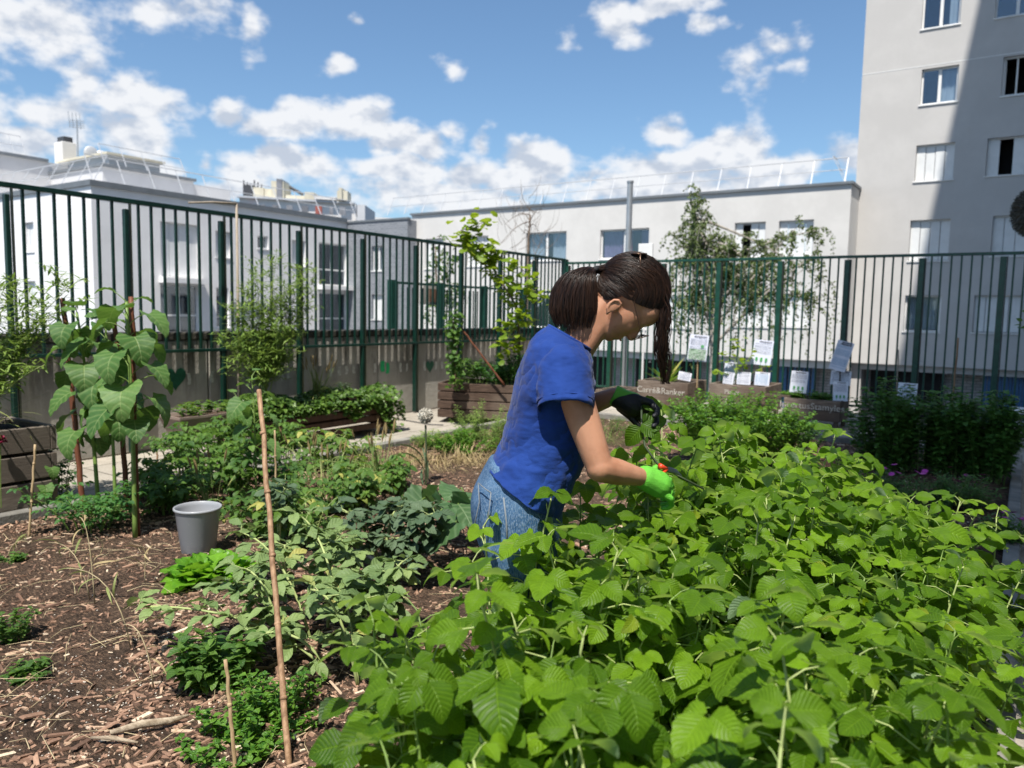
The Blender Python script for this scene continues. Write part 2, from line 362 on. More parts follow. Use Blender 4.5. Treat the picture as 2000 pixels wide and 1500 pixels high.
def m_wallconc():
    nt = NT('stained_concrete'); tcx = nt.n('ShaderNodeTexCoord').outputs['Object']
    a = nt.noise(1.1, 7, .65); st = nt.noise(2.3, 7, .7, stretch=(1, 1.6, .22)); fi = nt.noise(14, 5, .6)
    c = nt.mix(nt.ramp(a, .35, .7), (.32, .30, .265), (.47, .445, .395))
    sp = nt.n('ShaderNodeSeparateXYZ', {0: tcx}); hz = nt.ramp(sp.outputs[2], .25, 1.0)
    m = nt.math('MULTIPLY', nt.ramp(st, .46, .60), nt.math('MULTIPLY_ADD', hz, .9, .05))
    c = nt.mix(nt.math('MULTIPLY', m, .9), c, (.045, .038, .028))
    c = nt.mix(nt.math('MULTIPLY', nt.ramp(fi, .60, .75), .5), c, (.42, .40, .36))
    setb(nt, c, .9, spec=.15); nt.bump(nt.noise(22, 6, .65), .4, .02); MATS['stained_concrete'] = nt.m
m_wallconc()
def m_pave():
    nt = NT('paving'); tcx = nt.n('ShaderNodeTexCoord').outputs['Object']
    br = nt.n('ShaderNodeTexBrick', {'Vector': tcx, 'Color1': (.40, .36, .30, 1), 'Color2': (.33, .30, .255, 1), 'Mortar': (.10, .09, .075, 1), 'Scale': 1., 'Mortar Size': .008, 'Brick Width': .8, 'Row Height': .8}); br.offset = .0
    f = nt.noise(4, 7, .7); g = nt.noise(70, 3, .7); h = nt.noise(.8, 5, .6)
    c = nt.mix(nt.ramp(f, .4, .7, 0, .5), br.outputs[0], (.22, .19, .155)); c = nt.mix(nt.ramp(g, .55, .7, 0, .5), c, (.50, .47, .42)); c = nt.mix(nt.ramp(g, .45, .3, 0, .6), c, (.14, .12, .10))
    c = nt.mix(nt.ramp(h, .5, .75, 0, .6), c, (.17, .15, .13))
    setb(nt, c, .85, spec=.3); nt.bump(nt.math('ADD', nt.noise(40, 6, .7), nt.math('MULTIPLY', br.outputs[1], -1.5)), .5, .01); MATS['paving'] = nt.m
m_pave()
def m_soil():
    nt = NT('soil'); f = nt.noise(2.2, 7, .7); g = nt.noise(28, 6, .75); h = nt.noise(95, 3, .7); k = nt.noise(45, 6, .7, stretch=(1, 2.6, 1))
    c = nt.mix(nt.ramp(g, .35, .65), (.038, .026, .019), (.125, .083, .058))
    c = nt.mix(nt.math('MULTIPLY', nt.ramp(k, .5, .62), nt.ramp(f, .35, .55, .1, .8)), c, (.34, .215, .14))
    c = nt.mix(nt.ramp(h, .68, .74, 0, .85), c, (.40, .34, .27))
    setb(nt, c, .95, spec=.15); nt.bump(nt.math('ADD', nt.noise(30, 8, .75), nt.math('MULTIPLY', k, .8)), 1., .03); MATS['soil'] = nt.m
m_soil()
nt = NT('chips'); r = nt.n('ShaderNodeAttribute', attribute_name='rnd').outputs['Fac']
cr_ = nt.n('ShaderNodeValToRGB', {0: r}); e = cr_.color_ramp.elements; e[0].color = (.07, .042, .03, 1); e[1].color = (.72, .58, .42, 1); e[1].position = 1
for p, c in ((.3, (.16, .092, .062, 1)), (.6, (.36, .215, .145, 1)), (.82, (.52, .36, .245, 1)), (.94, (.64, .50, .37, 1))):
    q = e.new(p); q.color = c
c = nt.mix(nt.ramp(nt.noise(30, 5, .7, stretch=(1, 5, 1)), .35, .7, 0, .35), cr_.outputs[0], (.07, .045, .03)); setb(nt, c, .85, spec=.25); nt.bump(nt.noise(60, 5, .7, stretch=(1, 6, 1)), .6, .004); MATS['chips'] = nt.m
# ================================================================= ground
mb = MB(); mb.box((-900, -900, -3.5), (900, 900, -3.2)); tag(mb.build('street_ground', 'asphalt'), kind='structure')
mb = MB(); mb.box((-6.95, -25, -3.19), (14, 11.75, -.35)); mb.box((-6.95, -25, -.35), (14, 11.75, 0), bev=.01); tag(mb.build('terrace_pavement', 'paving'), kind='structure')
# planting bed: displaced sheet
BX0, BX1, BY0, BY1 = -5.05, -.02, -1.5, 8.75
def soilz(x, y):
    return .03+.035*mnoise.noise(Vector((x*1.1, y*1.1, 0)))+.018*mnoise.noise(Vector((x*4, y*4, 3)))+.008*mnoise.noise(Vector((x*14, y*14, 7)))
nx, ny = 150, 270; V = []; F = []
for j in range(ny+1):
    for i in range(nx+1):
        x = BX0+(BX1-BX0)*i/nx; y = BY0+(BY1-BY0)*j/ny; ed = min(1, min(x-BX0, BX1-x, BY1-y)/.12)
        V.append((x, y, max(.006, soilz(x, y)*ed)))
for j in range(ny):
    for i in range(nx): a = j*(nx+1)+i; F.append((a, a+1, a+nx+2, a+nx+1))
mb = MB(); mb.raw(V, F); tag(mb.build('garden_soil', 'soil', smooth=True), kind='structure')
flat('curb_conc', (.20, .19, .17), .9, .3, 5, bump=.4)
mb = MB()
for y in np.arange(-1.5, 8.7, 1.0):
    mb.box((-5.13, y+.006, .003), (-5.05, min(y+.994, 8.83), .07), bev=.008); mb.box((-.02, y+.006, .003), (.06, min(y+.994, 8.83), .07), bev=.008)
for x in np.arange(-5.05, -.1, 1.0): mb.box((x+.006, 8.75, .003), (min(x+.994, -.02), 8.83, .075), bev=.008)
tag(mb.build('bed_kerb', 'curb_conc'), kind='structure')
# ================================================================= facade tools
class Fac:
    """axis 'Y': wall facing -Y at Y=p (s=X);  axis 'X': wall facing +X at X=p (s=Y)"""
    def __init__(s, axis, p): s.a = axis; s.p = p
    def P(s, u, z, n=0.): return (u, s.p-n, z) if s.a == 'Y' else (s.p+n, u, z)
    def at(s, px, py): q = aty(px, py, s.p) if s.a == 'Y' else atx(px, py, s.p); return (q[0] if s.a == 'Y' else q[1]), q[2]
    def rect(s, L, R, T, B):   # pixel box -> plane box
        mx_ = (L+R)/2; my = (T+B)/2
        u0 = s.at(L, my)[0]; u1 = s.at(R, my)[0]; z1 = s.at(mx_, T)[1]; z0 = s.at(mx_, B)[1]; return (min(u0, u1), max(u0, u1), z0, z1)
    def box(s, mb, u0, u1, z0, z1, n0, n1, bev=0): mb.box(s.P(u0, z0, n0), s.P(u1, z1, n1), bev)
    def wall(s, mb, u0, u1, z0, z1, holes):
        us = sorted({u0, u1, *[h[0] for h in holes], *[h[1] for h in holes]}); zs = sorted({z0, z1, *[h[2] for h in holes], *[h[3] for h in holes]})
        us = [u for u in us if u0 <= u <= u1]; zs = [z for z in zs if z0 <= z <= z1]
        for a, b in zip(us[:-1], us[1:]):
            for c, d in zip(zs[:-1], zs[1:]):
                mu, mz = (a+b)/2, (c+d)/2
                if any(h[0] < mu < h[1] and h[2] < mz < h[3] for h in holes): continue
                mb.raw([s.P(a, c), s.P(b, c), s.P(b, d), s.P(a, d)], [(0, 1, 2, 3)])
        for h in holes:
            D = h[4] if len(h) > 4 else .22
            a, b, c, d = h[:4]
            for q in (((a, c), (b, c)), ((b, c), (b, d)), ((b, d), (a, d)), ((a, d), (a, c))):
                mb.raw([s.P(*q[0]), s.P(*q[1]), s.P(*q[1], -D), s.P(*q[0], -D)], [(0, 1, 2, 3)])
    def window(s, parent, h, kind, name='window', sill=True):
        a, b, c, d = h[:4]; w = b-a; e = .004
        root = MB(); D = .2
        # frame is the window itself, panes / shutters / curtains its sub-parts
        if kind == 'shutter' or kind == 'half' or kind == 'lite':
            fr = MB(); s.box(fr, a+e, b-e, d-.05, d-e, -D, -.13)
            win = fr.build(name, 'white_paint', parent); k = 4
            for i in range(k):
                if kind == 'half' and i == 1: continue
                sh = MB(); g = w/k; s.box(sh, a+e+g*i+.006, a+g*(i+1)-.006, c+.02, d-.055, -.16-.012*(i % 2), -.125-.012*(i % 2), .006)
                sh.build('shutter', 'shutter_white', win)
            if kind == 'half':
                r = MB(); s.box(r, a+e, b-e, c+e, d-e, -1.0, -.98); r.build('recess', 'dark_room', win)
        else:
            fr = MB(); t = .06
            for q in ((a+e, a+t, c+e, d-e), (b-t, b-e, c+e, d-e), (a+t, b-t, c+e, c+t), (a+t, b-t, d-t, d-e)): s.box(fr, *q, -D, -.13, .004)
            if kind in ('glass', 'curtain', 'red', 'door', 'mauve'): s.box(fr, (a+b)/2-.05, (a+b)/2+.05, c+t, d-t, -D+.01, -.12, .004)
            if kind == 'door': s.box(fr, a+t, b-t, c+(d-c)*.36, c+(d-c)*.36+.07, -D+.012, -.122)
            if kind == 'open': s.box(fr, a+t+.28*w, a+t+.28*w+.05, c+t, d-t, -.75, -.2); s.box(fr, a+t, a+t+.04, c+t, d-t, -.6, -.2)
            win = fr.build(name, 'white_paint', parent)
            r = MB()
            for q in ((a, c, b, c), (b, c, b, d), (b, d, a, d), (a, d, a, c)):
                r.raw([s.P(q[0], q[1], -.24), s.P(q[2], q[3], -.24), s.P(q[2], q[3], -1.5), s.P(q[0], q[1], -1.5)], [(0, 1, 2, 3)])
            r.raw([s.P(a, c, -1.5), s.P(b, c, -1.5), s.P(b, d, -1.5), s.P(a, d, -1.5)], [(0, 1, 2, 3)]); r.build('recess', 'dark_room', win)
            if kind != 'open':
                gl = MB(); s.box(gl, a+t, b-t, c+t, d-t, -.165, -.16); gl.build('pane', 'pane_glass', win)
            def cur(u0, u1, m):
                cv = MB(); n = 24; V = [s.P(u0+(u1-u0)*i/n, z, -.32+.03*math.sin(i*1.9)+.012*math.sin(i*.7)) for i in range(n+1) for z in (c+.08, d-.07)]
                cv.raw(V, [(2*i, 2*i+2, 2*i+3, 2*i+1) for i in range(n)]); cv.build('curtain', m, win, smooth=True)
            if kind == 'curtain': cur((a+b)/2, b-t, 'curtain')
            if kind == 'glass': cur(b-.3*w, b-t, 'curtain')
            if kind == 'veil': cur(a+t, b-t, 'curtain')
            if kind == 'red': cur(a+t, a+.5*w, 'mauve_curtain'); cur(a+.4*w, a+.62*w, 'red_curtain'); cur(a+.8*w, b-t, 'mauve_curtain')
            if kind == 'mauve': cur(a+t, a+.4*w, 'curtain'); cur(a+.6*w, b-t, 'curtain')
        if sill:
            sb = MB(); s.box(sb, a-.04, b+.04, c-.05, c-.003, -.19, .04, .006); sb.build('sill', 'white_paint', win)
        return win
def railing(mb, p0, p1, inward, n, h=.95, lean=.45):
    p0 = np.array(p0, float); p1 = np.array(p1, float); iw = np.array(inward, float)
    top = lambda p: p+iw*lean+np.array([0, 0, h])
    for i in range(n+1):
        p = p0+(p1-p0)*i/n; t = norm(p1-p0); q = top(p)
        mb.raw([p-t*.024, p+t*.024, q+t*.02, q-t*.02, p-t*.024+iw*.02, p+t*.024+iw*.02, q+t*.02+iw*.02, q-t*.02+iw*.02], [(0,1,2,3),(7,6,5,4),(0,3,7,4),(1,5,6,2)])
    mb.tube([top(p0), top(p1)], .022, sides=6); mb.tube([p0+iw*lean*.5+[0, 0, h*.5], p1+iw*lean*.5+[0, 0, h*.5]], .016, sides=6)
# ---- tall tower
TY = 32.0; fT = Fac('Y', TY); txl = fT.at(1672, 350)[0]
tower = thing('apartment_tower', 'tall beige plastered tower block half in shade rising at the right edge', 'apartment block', (txl+6, TY+6, -3.2))
tower_c = (txl+6, TY+6, -3.2)
def local(o, root):  # children are built in world coordinates; undo the root's offset
    o.matrix_parent_inverse = Matrix.Translation(root.location).inverted(); return o
def fixkids(root):
    bpy.context.view_layer.update()
    for ch in root.children:
        ch.matrix_parent_inverse = root.matrix_world.inverted()
TW = [((1803, 1878, -45, 51), 'glass'), ((1799, 1871, 131, 201), 'curtain'), ((1788, 1863, 281, 352), 'shutter'), ((1776, 1854, 429, 509), 'shutter'), ((1766, 1837, 577, 648), 'veil'),
      ((1946, 2035, -40, 28), 'glass'), ((1958, 2040, 106, 183), 'open'), ((1927, 2030, 266, 340), 'half'), ((1937, 2030, 420, 499), 'shutter'), ((1901, 1992, 577, 650), 'shutter')]
zb = fT.at(1700, 710)[1]
holes = []
for bx, k in TW: holes.append((*fT.rect(*bx), k))
mb = MB(); fT.wall(mb, txl, txl+16, zb, 27, [h[:4] for h in holes])
mb.raw([(txl, TY, zb), (txl, TY+14, zb), (txl, TY+14, 27), (txl, TY, 27)], [(0, 1, 2, 3)]); mb.box((txl, TY+14, zb), (txl+16, TY+14.3, 27)); mb.box((txl+15.7, TY+.01, zb), (txl+16, TY+14, 27)); mb.box((txl, TY, 27), (txl+16, TY+14.3, 27.3))
mb.box((txl+.01, TY+.28, zb-.25), (txl+16, TY+14, zb-.003))
mb.build('wall', 'tower_plaster', tower)
for h in holes: fT.window(tower, h[:4], h[4])
jt = MB(); z = fT.at(1687, 146)[1]
for zz in (z, z+5.5): fT.box(jt, txl+.01, txl+15.9, zz-.012, zz+.012, .001, .006)
jt.build('facade_joint', 'white_paint', tower)
gf = MB(); fG = Fac('Y', TY+1.2)
fG.box(gf, txl-.2, txl+16, -3.19, zb-.25, -.3, 0); gf.build('ground_floor_wall', 'pale_brick', tower)
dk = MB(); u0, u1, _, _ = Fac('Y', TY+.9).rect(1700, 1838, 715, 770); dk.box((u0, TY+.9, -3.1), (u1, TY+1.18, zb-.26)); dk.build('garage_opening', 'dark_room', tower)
for i in range(14):
    x = Fac('Y', TY+.6).at(1925+i*7, 740)[0]; d_ = MB(); d_.box((x-.045, TY+.6, -3.1), (x+.045, TY+.7, zb-.27)); d_.build('blue_slat', 'blue_slat', tower)
pl = MB(); pl.box((txl+.02, TY+.3, -3.1), (txl+.55, TY+1.1, zb-.26)); pl.build('pillar', 'tower_plaster', tower)
fixkids(tower)
# ---- right low building
RY = 30.4; fR = Fac('Y', RY); xr = -5.62; xl = fR.at(804, 460)[0]; zt = fR.at(1277, 387)[1]; zb2 = fR.at(1400, 695)[1]
low = thing('low_apartment_wing', 'long low white wing with a grey coping, seen behind the birch tree', 'apartment block', ((xl+xr)/2, RY+4, -3.2))
RW = [((1172, 1267, 447, 505), 'red'), ((1027, 1106, 453, 509), 'mauve'), ((1434, 1494, 434, 503), 'half'), ((1520, 1588, 430, 500), 'shutter'), ((911, 953, 461, 520), 'shutter'), ((830, 866, 466, 525), 'shutter'),
      ((1434, 1500, 573, 638), 'shutter'), ((1516, 1580, 573, 638), 'shutter'), ((1290, 1350, 577, 640), 'shutter'), ((1172, 1262, 580, 642), 'glass'), ((1030, 1104, 582, 640), 'glass')]
holes = [(*fR.rect(*bx), k) for bx, k in RW]
mb = MB(); fR.wall(mb, xl, xr, zb2, zt, [h[:4] for h in holes]); mb.raw([(xr, RY, zb2), (xr, TY-.01, zb2), (xr, TY-.01, zt), (xr, RY, zt)], [(0, 1, 2, 3)])
mb.box((xl, RY+.28, zt-.3), (xr-.02, RY+9, zt-.1)); mb.box((xl+.01, RY+.28, zb2-.3), (xr-.003, RY+8, zb2-.003)); mb.raw([(xl, RY, -3), (xl, RY+9, -3), (xl, RY+9, zt), (xl, RY, zt)], [(0, 1, 2, 3)])
mb.build('wall', 'white_plaster', low)
for h in holes: fR.window(low, h[:4], h[4])
cp = MB(); cp.box((xl-.05, RY-.09, zt+.003), (xr+.07, RY+.3, zt+.10)); cp.box((xr-.25, RY+.3, zt+.003), (xr+.07, TY-.02, zt+.10)); cp.build('coping', 'coping', low)
rl = MB(); railing(rl, (xl-2, RY+.3, zt+.16), (xr-.3, RY+.3, zt+.16), (0, 1, 0), 19); railing(rl, (xr-.3, RY+.3, zt+.16), (xr-.3, RY+.9, zt+.16), (-1, 0, 0), 1); rl.build('roof_railing', 'rail_white', low)
g = MB(); g.box((xl+.02, RY+1.3, -3.19), (xr+.1, RY+1.58, zb2-.31)); g.build('ground_floor_wall', 'pale_brick', low)
f9 = Fac('Y', RY+1.1)
for (a, b) in ((1243, 1362), (1150, 1190)):
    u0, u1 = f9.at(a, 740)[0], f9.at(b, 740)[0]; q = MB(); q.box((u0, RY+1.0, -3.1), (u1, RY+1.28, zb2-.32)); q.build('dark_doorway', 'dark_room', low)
for i in range(10):
    x = f9.at(1510+i*9, 740)[0]; q = MB(); q.box((x-.05, RY+.8, -3.1), (x+.05, RY+.95, zb2-.33)); q.build('blue_slat', 'blue_slat', low)
q = f9.at(1272, 703); text_mesh('house_number', '2', .34, 'white_paint', frameM((q[0], RY+.96, q[1]), (1, 0, 0), (0, 0, 1), (0, -1, 0)), low)
fixkids(low)
# ---- grey brick block
BYp = 29.7; WX = -30.8; fB = Fac('Y', BYp); bx1 = fB.at(796, 450)[0]; bzt = fB.at(740, 432)[1]
bb = thing('grey_brick_building', 'dark grey brick block squeezed between the two white buildings', 'apartment block', (-28.5, BYp+3, -3.2))
holes = [(*fB.rect(726, 749, 480, 529), 'curtain'), (*fB.rect(726, 750, 575, 624), 'shutter')]
mb = MB(); fB.wall(mb, WX+.01, bx1, -3.19, bzt, [h[:4] for h in holes]); mb.raw([(bx1, BYp, -3.19), (bx1, BYp+7, -3.19), (bx1, BYp+7, bzt), (bx1, BYp, bzt)], [(0, 1, 2, 3)]); mb.box((WX+.02, BYp+.3, bzt-.3), (bx1-.01, BYp+7, bzt-.05)); mb.build('wall', 'grey_brick', bb)
for h in holes: fB.window(bb, h[:4], h[4])
cp = MB(); cp.box((WX+.02, BYp-.05, bzt+.003), (bx1+.05, BYp+.2, bzt+.1)); cp.build('coping', 'coping', bb)
dp = MB(); dp.box((fB.at(765, 600)[0], BYp-.35, -3.1), (fB.at(778, 600)[0], BYp-.03, fB.at(770, 550)[1])); dp.build('green_door_panel', 'green_metal', bb)
fixkids(bb)
# ---- left white building
fW = Fac('X', WX); y0 = fW.at(177, 358)[0]; zw = fW.at(177, 362)[1]
lw = thing('white_apartment_building', 'white flat-roofed apartment building standing behind the left fence', 'apartment block', (WX-5, (y0+BYp)/2, -3.2))
WWn = [((314, 389, 436, 541), 'shutter'), ((314, 389, 556, 652), 'door'), ((421, 451, 452, 503), 'shutter'), ((423, 447, 562, 640), 'glass'), ((503, 524, 461, 486), 'glass'), ((570, 597, 470, 520), 'shutter'), ((623, 678, 476, 558), 'door'), ((623, 678, 572, 652), 'door'), ((455, 520, 590, 650), 'shutter')]
holes = [(*fW.rect(*b), k) for b, k in WWn]
mb = MB(); fW.wall(mb, y0, BYp+1, -3.19, zw, [h[:4] for h in holes])
fL = Fac('Y', y0); hl = [(*fL.rect(48, 66, 434, 492), 'shutter'), (*fL.rect(52, 70, 549, 610), 'shutter'), (*fL.rect(-60, -20, 440, 500), 'shutter')]
fL.wall(mb, -52, WX, -3.19, zw, [h[:4] for h in hl]); mb.box((-52, y0+.3, zw-.35), (WX-.3, BYp+1, zw-.15)); mb.build('wall', 'bright_plaster', lw)
for h in holes: fW.window(lw, h[:4], h[4])
for h in hl: fL.window(lw, h[:4], h[4])
for (a, b) in ((310, 395), (620, 682)):
    ya, yb = fW.at(a, 545)[0], fW.at(b, 560)[0]; za = fW.at((a+b)/2, 541+ (15 if a > 500 else 0))[1]; q = MB(); q.box((WX+.003, ya, za-.28), (WX+.5, yb, za-.06)); q.build('balcony_slab', 'bright_plaster', lw)
cp = MB(); cp.box((WX-.3, y0-.08, zw+.003), (WX+.09, BYp-.06, zw+.22)); cp.box((-52, y0-.08, zw+.003), (WX-.3, y0+.25, zw+.22)); cp.build('coping', 'coping', lw)
rl = MB(); railing(rl, (WX-.2, y0+.2, zw+.22), (WX-.2, BYp+1, zw+.22), (-1, 0, 0), 11, 1.1, .6); railing(rl, (WX-.2, y0+.2, zw+.22), (-44, y0+.2, zw+.22), (0, 1, 0), 10, 1.1, .6); rl.build('roof_railing', 'rail_white', lw)
fixkids(lw)
# penthouse volumes behind
ph = thing('grey_rooftop_block', 'light grey upper storeys stepping back above the white building roof', 'apartment block', (-42, 22, 0))
X1 = -36.*1.2; f1 = Fac('X', X1); ya = f1.at(-120, 285)[0]; yb = f1.at(173, 330)[0]; z1 = f1.at(100, 318)[1]
X2 = -34.*1.12; f2 = Fac('X', X2); yc = f2.at(200, 326)[0]; yd = f2.at(378, 356)[0]; ye = f2.at(456, 371)[0]; z2 = f2.at(290, 340)[1]
m = MB(); m.box((X1-8, ya, 2), (X1, yc+2, z1)); m.box((X1-.2, yc, 2), (X2, yd, z2)); m.build('wall', 'grey_plaster', ph)
m = MB(); m.box((X2-6, yd+.003, 2), (X2-.3, ye, z2-.12)); m.build('rear_wall', 'grey_plaster', ph)
m = MB(); m.box((X1-.2, ya, z1+.003), (X1+.12, yc-.13, z1+.15)); m.box((X1-.2, yc-.12, z2+.003), (X2+.12, yd+.1, z2+.15)); m.build('coping', 'coping', ph)
f3 = Fac('X', X2-1.2); y5 = f3.at(212, 303)[0]; y6 = f3.at(312, 322)[0]; z5 = f3.at(260, 311)[1]
m = MB(); m.box((X2-6, y5, z2-.2), (X2-1.2, y6, z5)); m.build('roof_hut', 'white_plaster', ph); m = MB(); m.box((X2-6.2, y5-.2, z5+.003), (X2-1.0, y6+.2, z5+.12)); m.build('roof_hut_cap', 'cream', ph)
m = MB(); railing(m, (X2-.3, yc+.3, z2+.15), (X2-.3, yd-.2, z2+.15), (-1, 0, 0), 4, 1.1, .6); railing(m, (X1-.3, ya, z1+.15), (X1-.3, yc-1, z1+.15), (-1, 0, 0), 7, 1.1, .6); m.build('roof_railing', 'rail_white', ph)
f4 = Fac('X', X1-1); a4 = f4.at(122, 300)[0]; b4 = f4.at(150, 300)[0]; z4 = f4.at(136, 278)[1]
m = MB(); m.box((X1-1.9, a4, z1-.2), (X1-1, b4, z4), bev=.02); chm = m.build('chimney', 'white_plaster', ph); m = MB(); m.box((X1-1.8, a4+.15, z4+.003), (X1-1.1, b4-.15, z4+.3)); m.build('chimney_cap', 'dark_metal', chm)
pa = f4.at(153, 320); pt = f4.at(152, 234)[1]
m = MB(); m.tube([(X1-1, pa[0], z1-.2), (X1-1, pa[0], pt)], .035); [m.tube([(X1-1, pa[0]-.4, pt-.1-.12*i), (X1-1, pa[0]+.4, pt-.02-.12*i)], .02) for i in range(4)]; [m.tube([(X1-1+.0, pa[0]-.4+.2*i, pt-.5), (X1-1, pa[0]-.45+.2*i, pt+.35)], .015) for i in range(4)]; m.build('antenna_mast', 'galv', ph)
pd = f4.at(178, 300); m = MB(); m.ell((X1-1, pd[0], pd[1]), .12, .42, .42, nu=14, nv=8); m.tube([(X1-1, pd[0], z1-.2), (X1-1, pd[0], pd[1])], .06); m.ell((X1-1, pd[0]+.55, pd[1]+.1), .3, .3, .18, nu=12, nv=6); m.build('satellite_dish', 'rail_white', ph)
fixkids(ph)
# ---- distant apartment block
FD = 150.; far = thing('distant_apartment_block', 'distant pale apartment block with cream roof turrets on the skyline', 'apartment block', atd(590, 420, FD))
HR = norm([CR[0], CR[1], 0]); HF = norm([CF[0], CF[1], 0]); uax = norm(HR*.96+HF*.28); nax = np.array([-uax[1], uax[0], 0])
Pm = lambda px, py: (lambda q: (float((q-CP-HF*0) @ uax), q[2]))(atd(px, py, FD))
def fbox(m, L, R, T, B, n0, n1):
    a = atd(L, (T+B)/2, FD); b = atd(R, (T+B)/2, FD); u0 = (a-CP) @ HR; u1 = (b-CP) @ HR; z0 = atd((L+R)/2, B, FD)[2]; z1 = atd((L+R)/2, T, FD)[2]
    o_ = CP*[1, 1, 0]+HF*FD+HR*u0; k = (u1-u0)
    V = []
    for n in (n0, n1):
        for (s_, z) in ((0, z0), (1, z0), (1, z1), (0, z1)): q = o_+uax*k*s_+uax*0+HF*n; V.append((q[0], q[1], z))
    m.raw(V, [(0, 1, 2, 3), (7, 6, 5, 4), (0, 4, 5, 1), (1, 5, 6, 2), (2, 6, 7, 3), (3, 7, 4, 0)])
m = MB(); fbox(m, 472, 692, 392, 640, 0, 14); m.build('wall', 'far_plaster', far)
m = MB(); fbox(m, 692, 707, 399, 640, 3, 14); m.build('side_wall', 'grey_plaster', far)
for (L, R) in ((490, 506), (517, 525), (535, 552), (562, 579), (591, 609), (617, 636), (646, 656), (664, 681)):
    for (T, B, mm) in ((399, 419, 'far_window' if L not in (490, 617) else 'red_panel'), (425, 445, 'far_window')):
        m = MB(); fbox(m, L+(R-L)*.18, R-(R-L)*.18, T+3+(L-470)*.03, B-2+(L-470)*.03, -.35, -.02); m.build('window', mm, far)
m = MB(); fbox(m, 472, 692, 389, 392.5, -.9, 14.5); m.build('roof_edge', 'rail_white', far)
for (L, R, T, mm) in ((475, 492, 362, 'dark_metal'), (484, 494, 372, 'red_panel'), (492, 512, 366, 'cream'), (513, 530, 368, 'cream'), (530, 553, 355, 'cream'), (540, 550, 351, 'far_window'), (553, 590, 380, 'cream'), (592, 610, 375, 'cream'), (612, 652, 383, 'far_plaster'), (654, 674, 371, 'cream'), (658, 664, 366, 'cream')):
    m = MB(); fbox(m, L, R, T, 388.8, 2+(L % 5)*.4, 7); m.build('roof_turret', mm, far)
m = MB()
for i in range(6): m = MB(); a = atd(478+i*6, 388, FD+4); b = atd(476+i*7, 352+(i % 3)*4, FD+4); m.tube([a, b], .18, sides=4); m.build('roof_antenna', 'dark_metal', far)
m = MB(); m.tube([atd(553, 358, FD+4), atd(592, 380, FD+4)], .3, sides=4); m.build('roof_antenna', 'dark_metal', far)
fixkids(far)
m = MB(); m.cur = 0
lb = thing('distant_flat_building', 'very distant white flat roofed building low over the brick block', 'apartment block', atd(900, 440, 180)); 
m.box((-140, 140, -3), (-75, 150, 11)); q = MB()
m = MB(); a = atd(690, 405, 190); b = atd(1010, 405, 190); fd2 = FD; FD = 190.; fbox(m, 700, 1000, 428, 640, 0, 10); m.build('wall', 'far_plaster', lb); FD = fd2; fixkids(lb)
# ---- the tall block behind the camera that throws the big shadow
def shadow_block():
    h = 48.; t = SUN
    def cast(p): p = np.array(p, float); k = (h-p[2])/t.z; return p+np.array(t)*k
    a = cast(aty(1749, 709, TY)); b = cast(aty(1592, 505, 11.5)); c = cast(aty(1914, 0, TY))
    return a, b, c
_a, _b, _c2 = shadow_block()
sb_ = thing('tall_apartment_block', 'tall apartment block beyond the right edge whose shadow falls on the tower', 'apartment block', (20, -8, 0))
d = norm((_a-_b)*[1, 1, 0]); p0 = _b-d*1.2; p1 = _c2+d*12; n = np.array([d[1], -d[0], 0])
q0, q1, q2, q3 = p0[:2], p1[:2], (p1+n*22)[:2], (p0+n*22)[:2]
m = MB(); m.raw([(*q0, 0.), (*q1, 0.), (*q2, 0.), (*q3, 0.), (*q0, 48.), (*q1, 48.), (*q2, 48.), (*q3, 48.)], [(3, 2, 1, 0), (4, 5, 6, 7), (0, 1, 5, 4), (1, 2, 6, 5), (2, 3, 7, 6), (3, 0, 4, 7)]); m.build('wall', 'tower_plaster', sb_); 
p0 = p0*[1, 1, 0]; p1 = p1*[1, 1, 0]; d = norm(p1-p0); n = np.array([d[1], -d[0], 0])
for k in range(14):
    m = MB()
    for i in range(5):
        P_ = p0+d*(3+i*3.6); z = 2+k*3.2; e = -n*.03; w_ = d*1.4
        m.raw([P_+e+[0, 0, z], P_+w_+e+[0, 0, z], P_+w_+e+[0, 0, z+1.3], P_+e+[0, 0, z+1.3]], [(0, 1, 2, 3)])
    m.build('window_row', 'far_window', sb_)
fixkids(sb_)
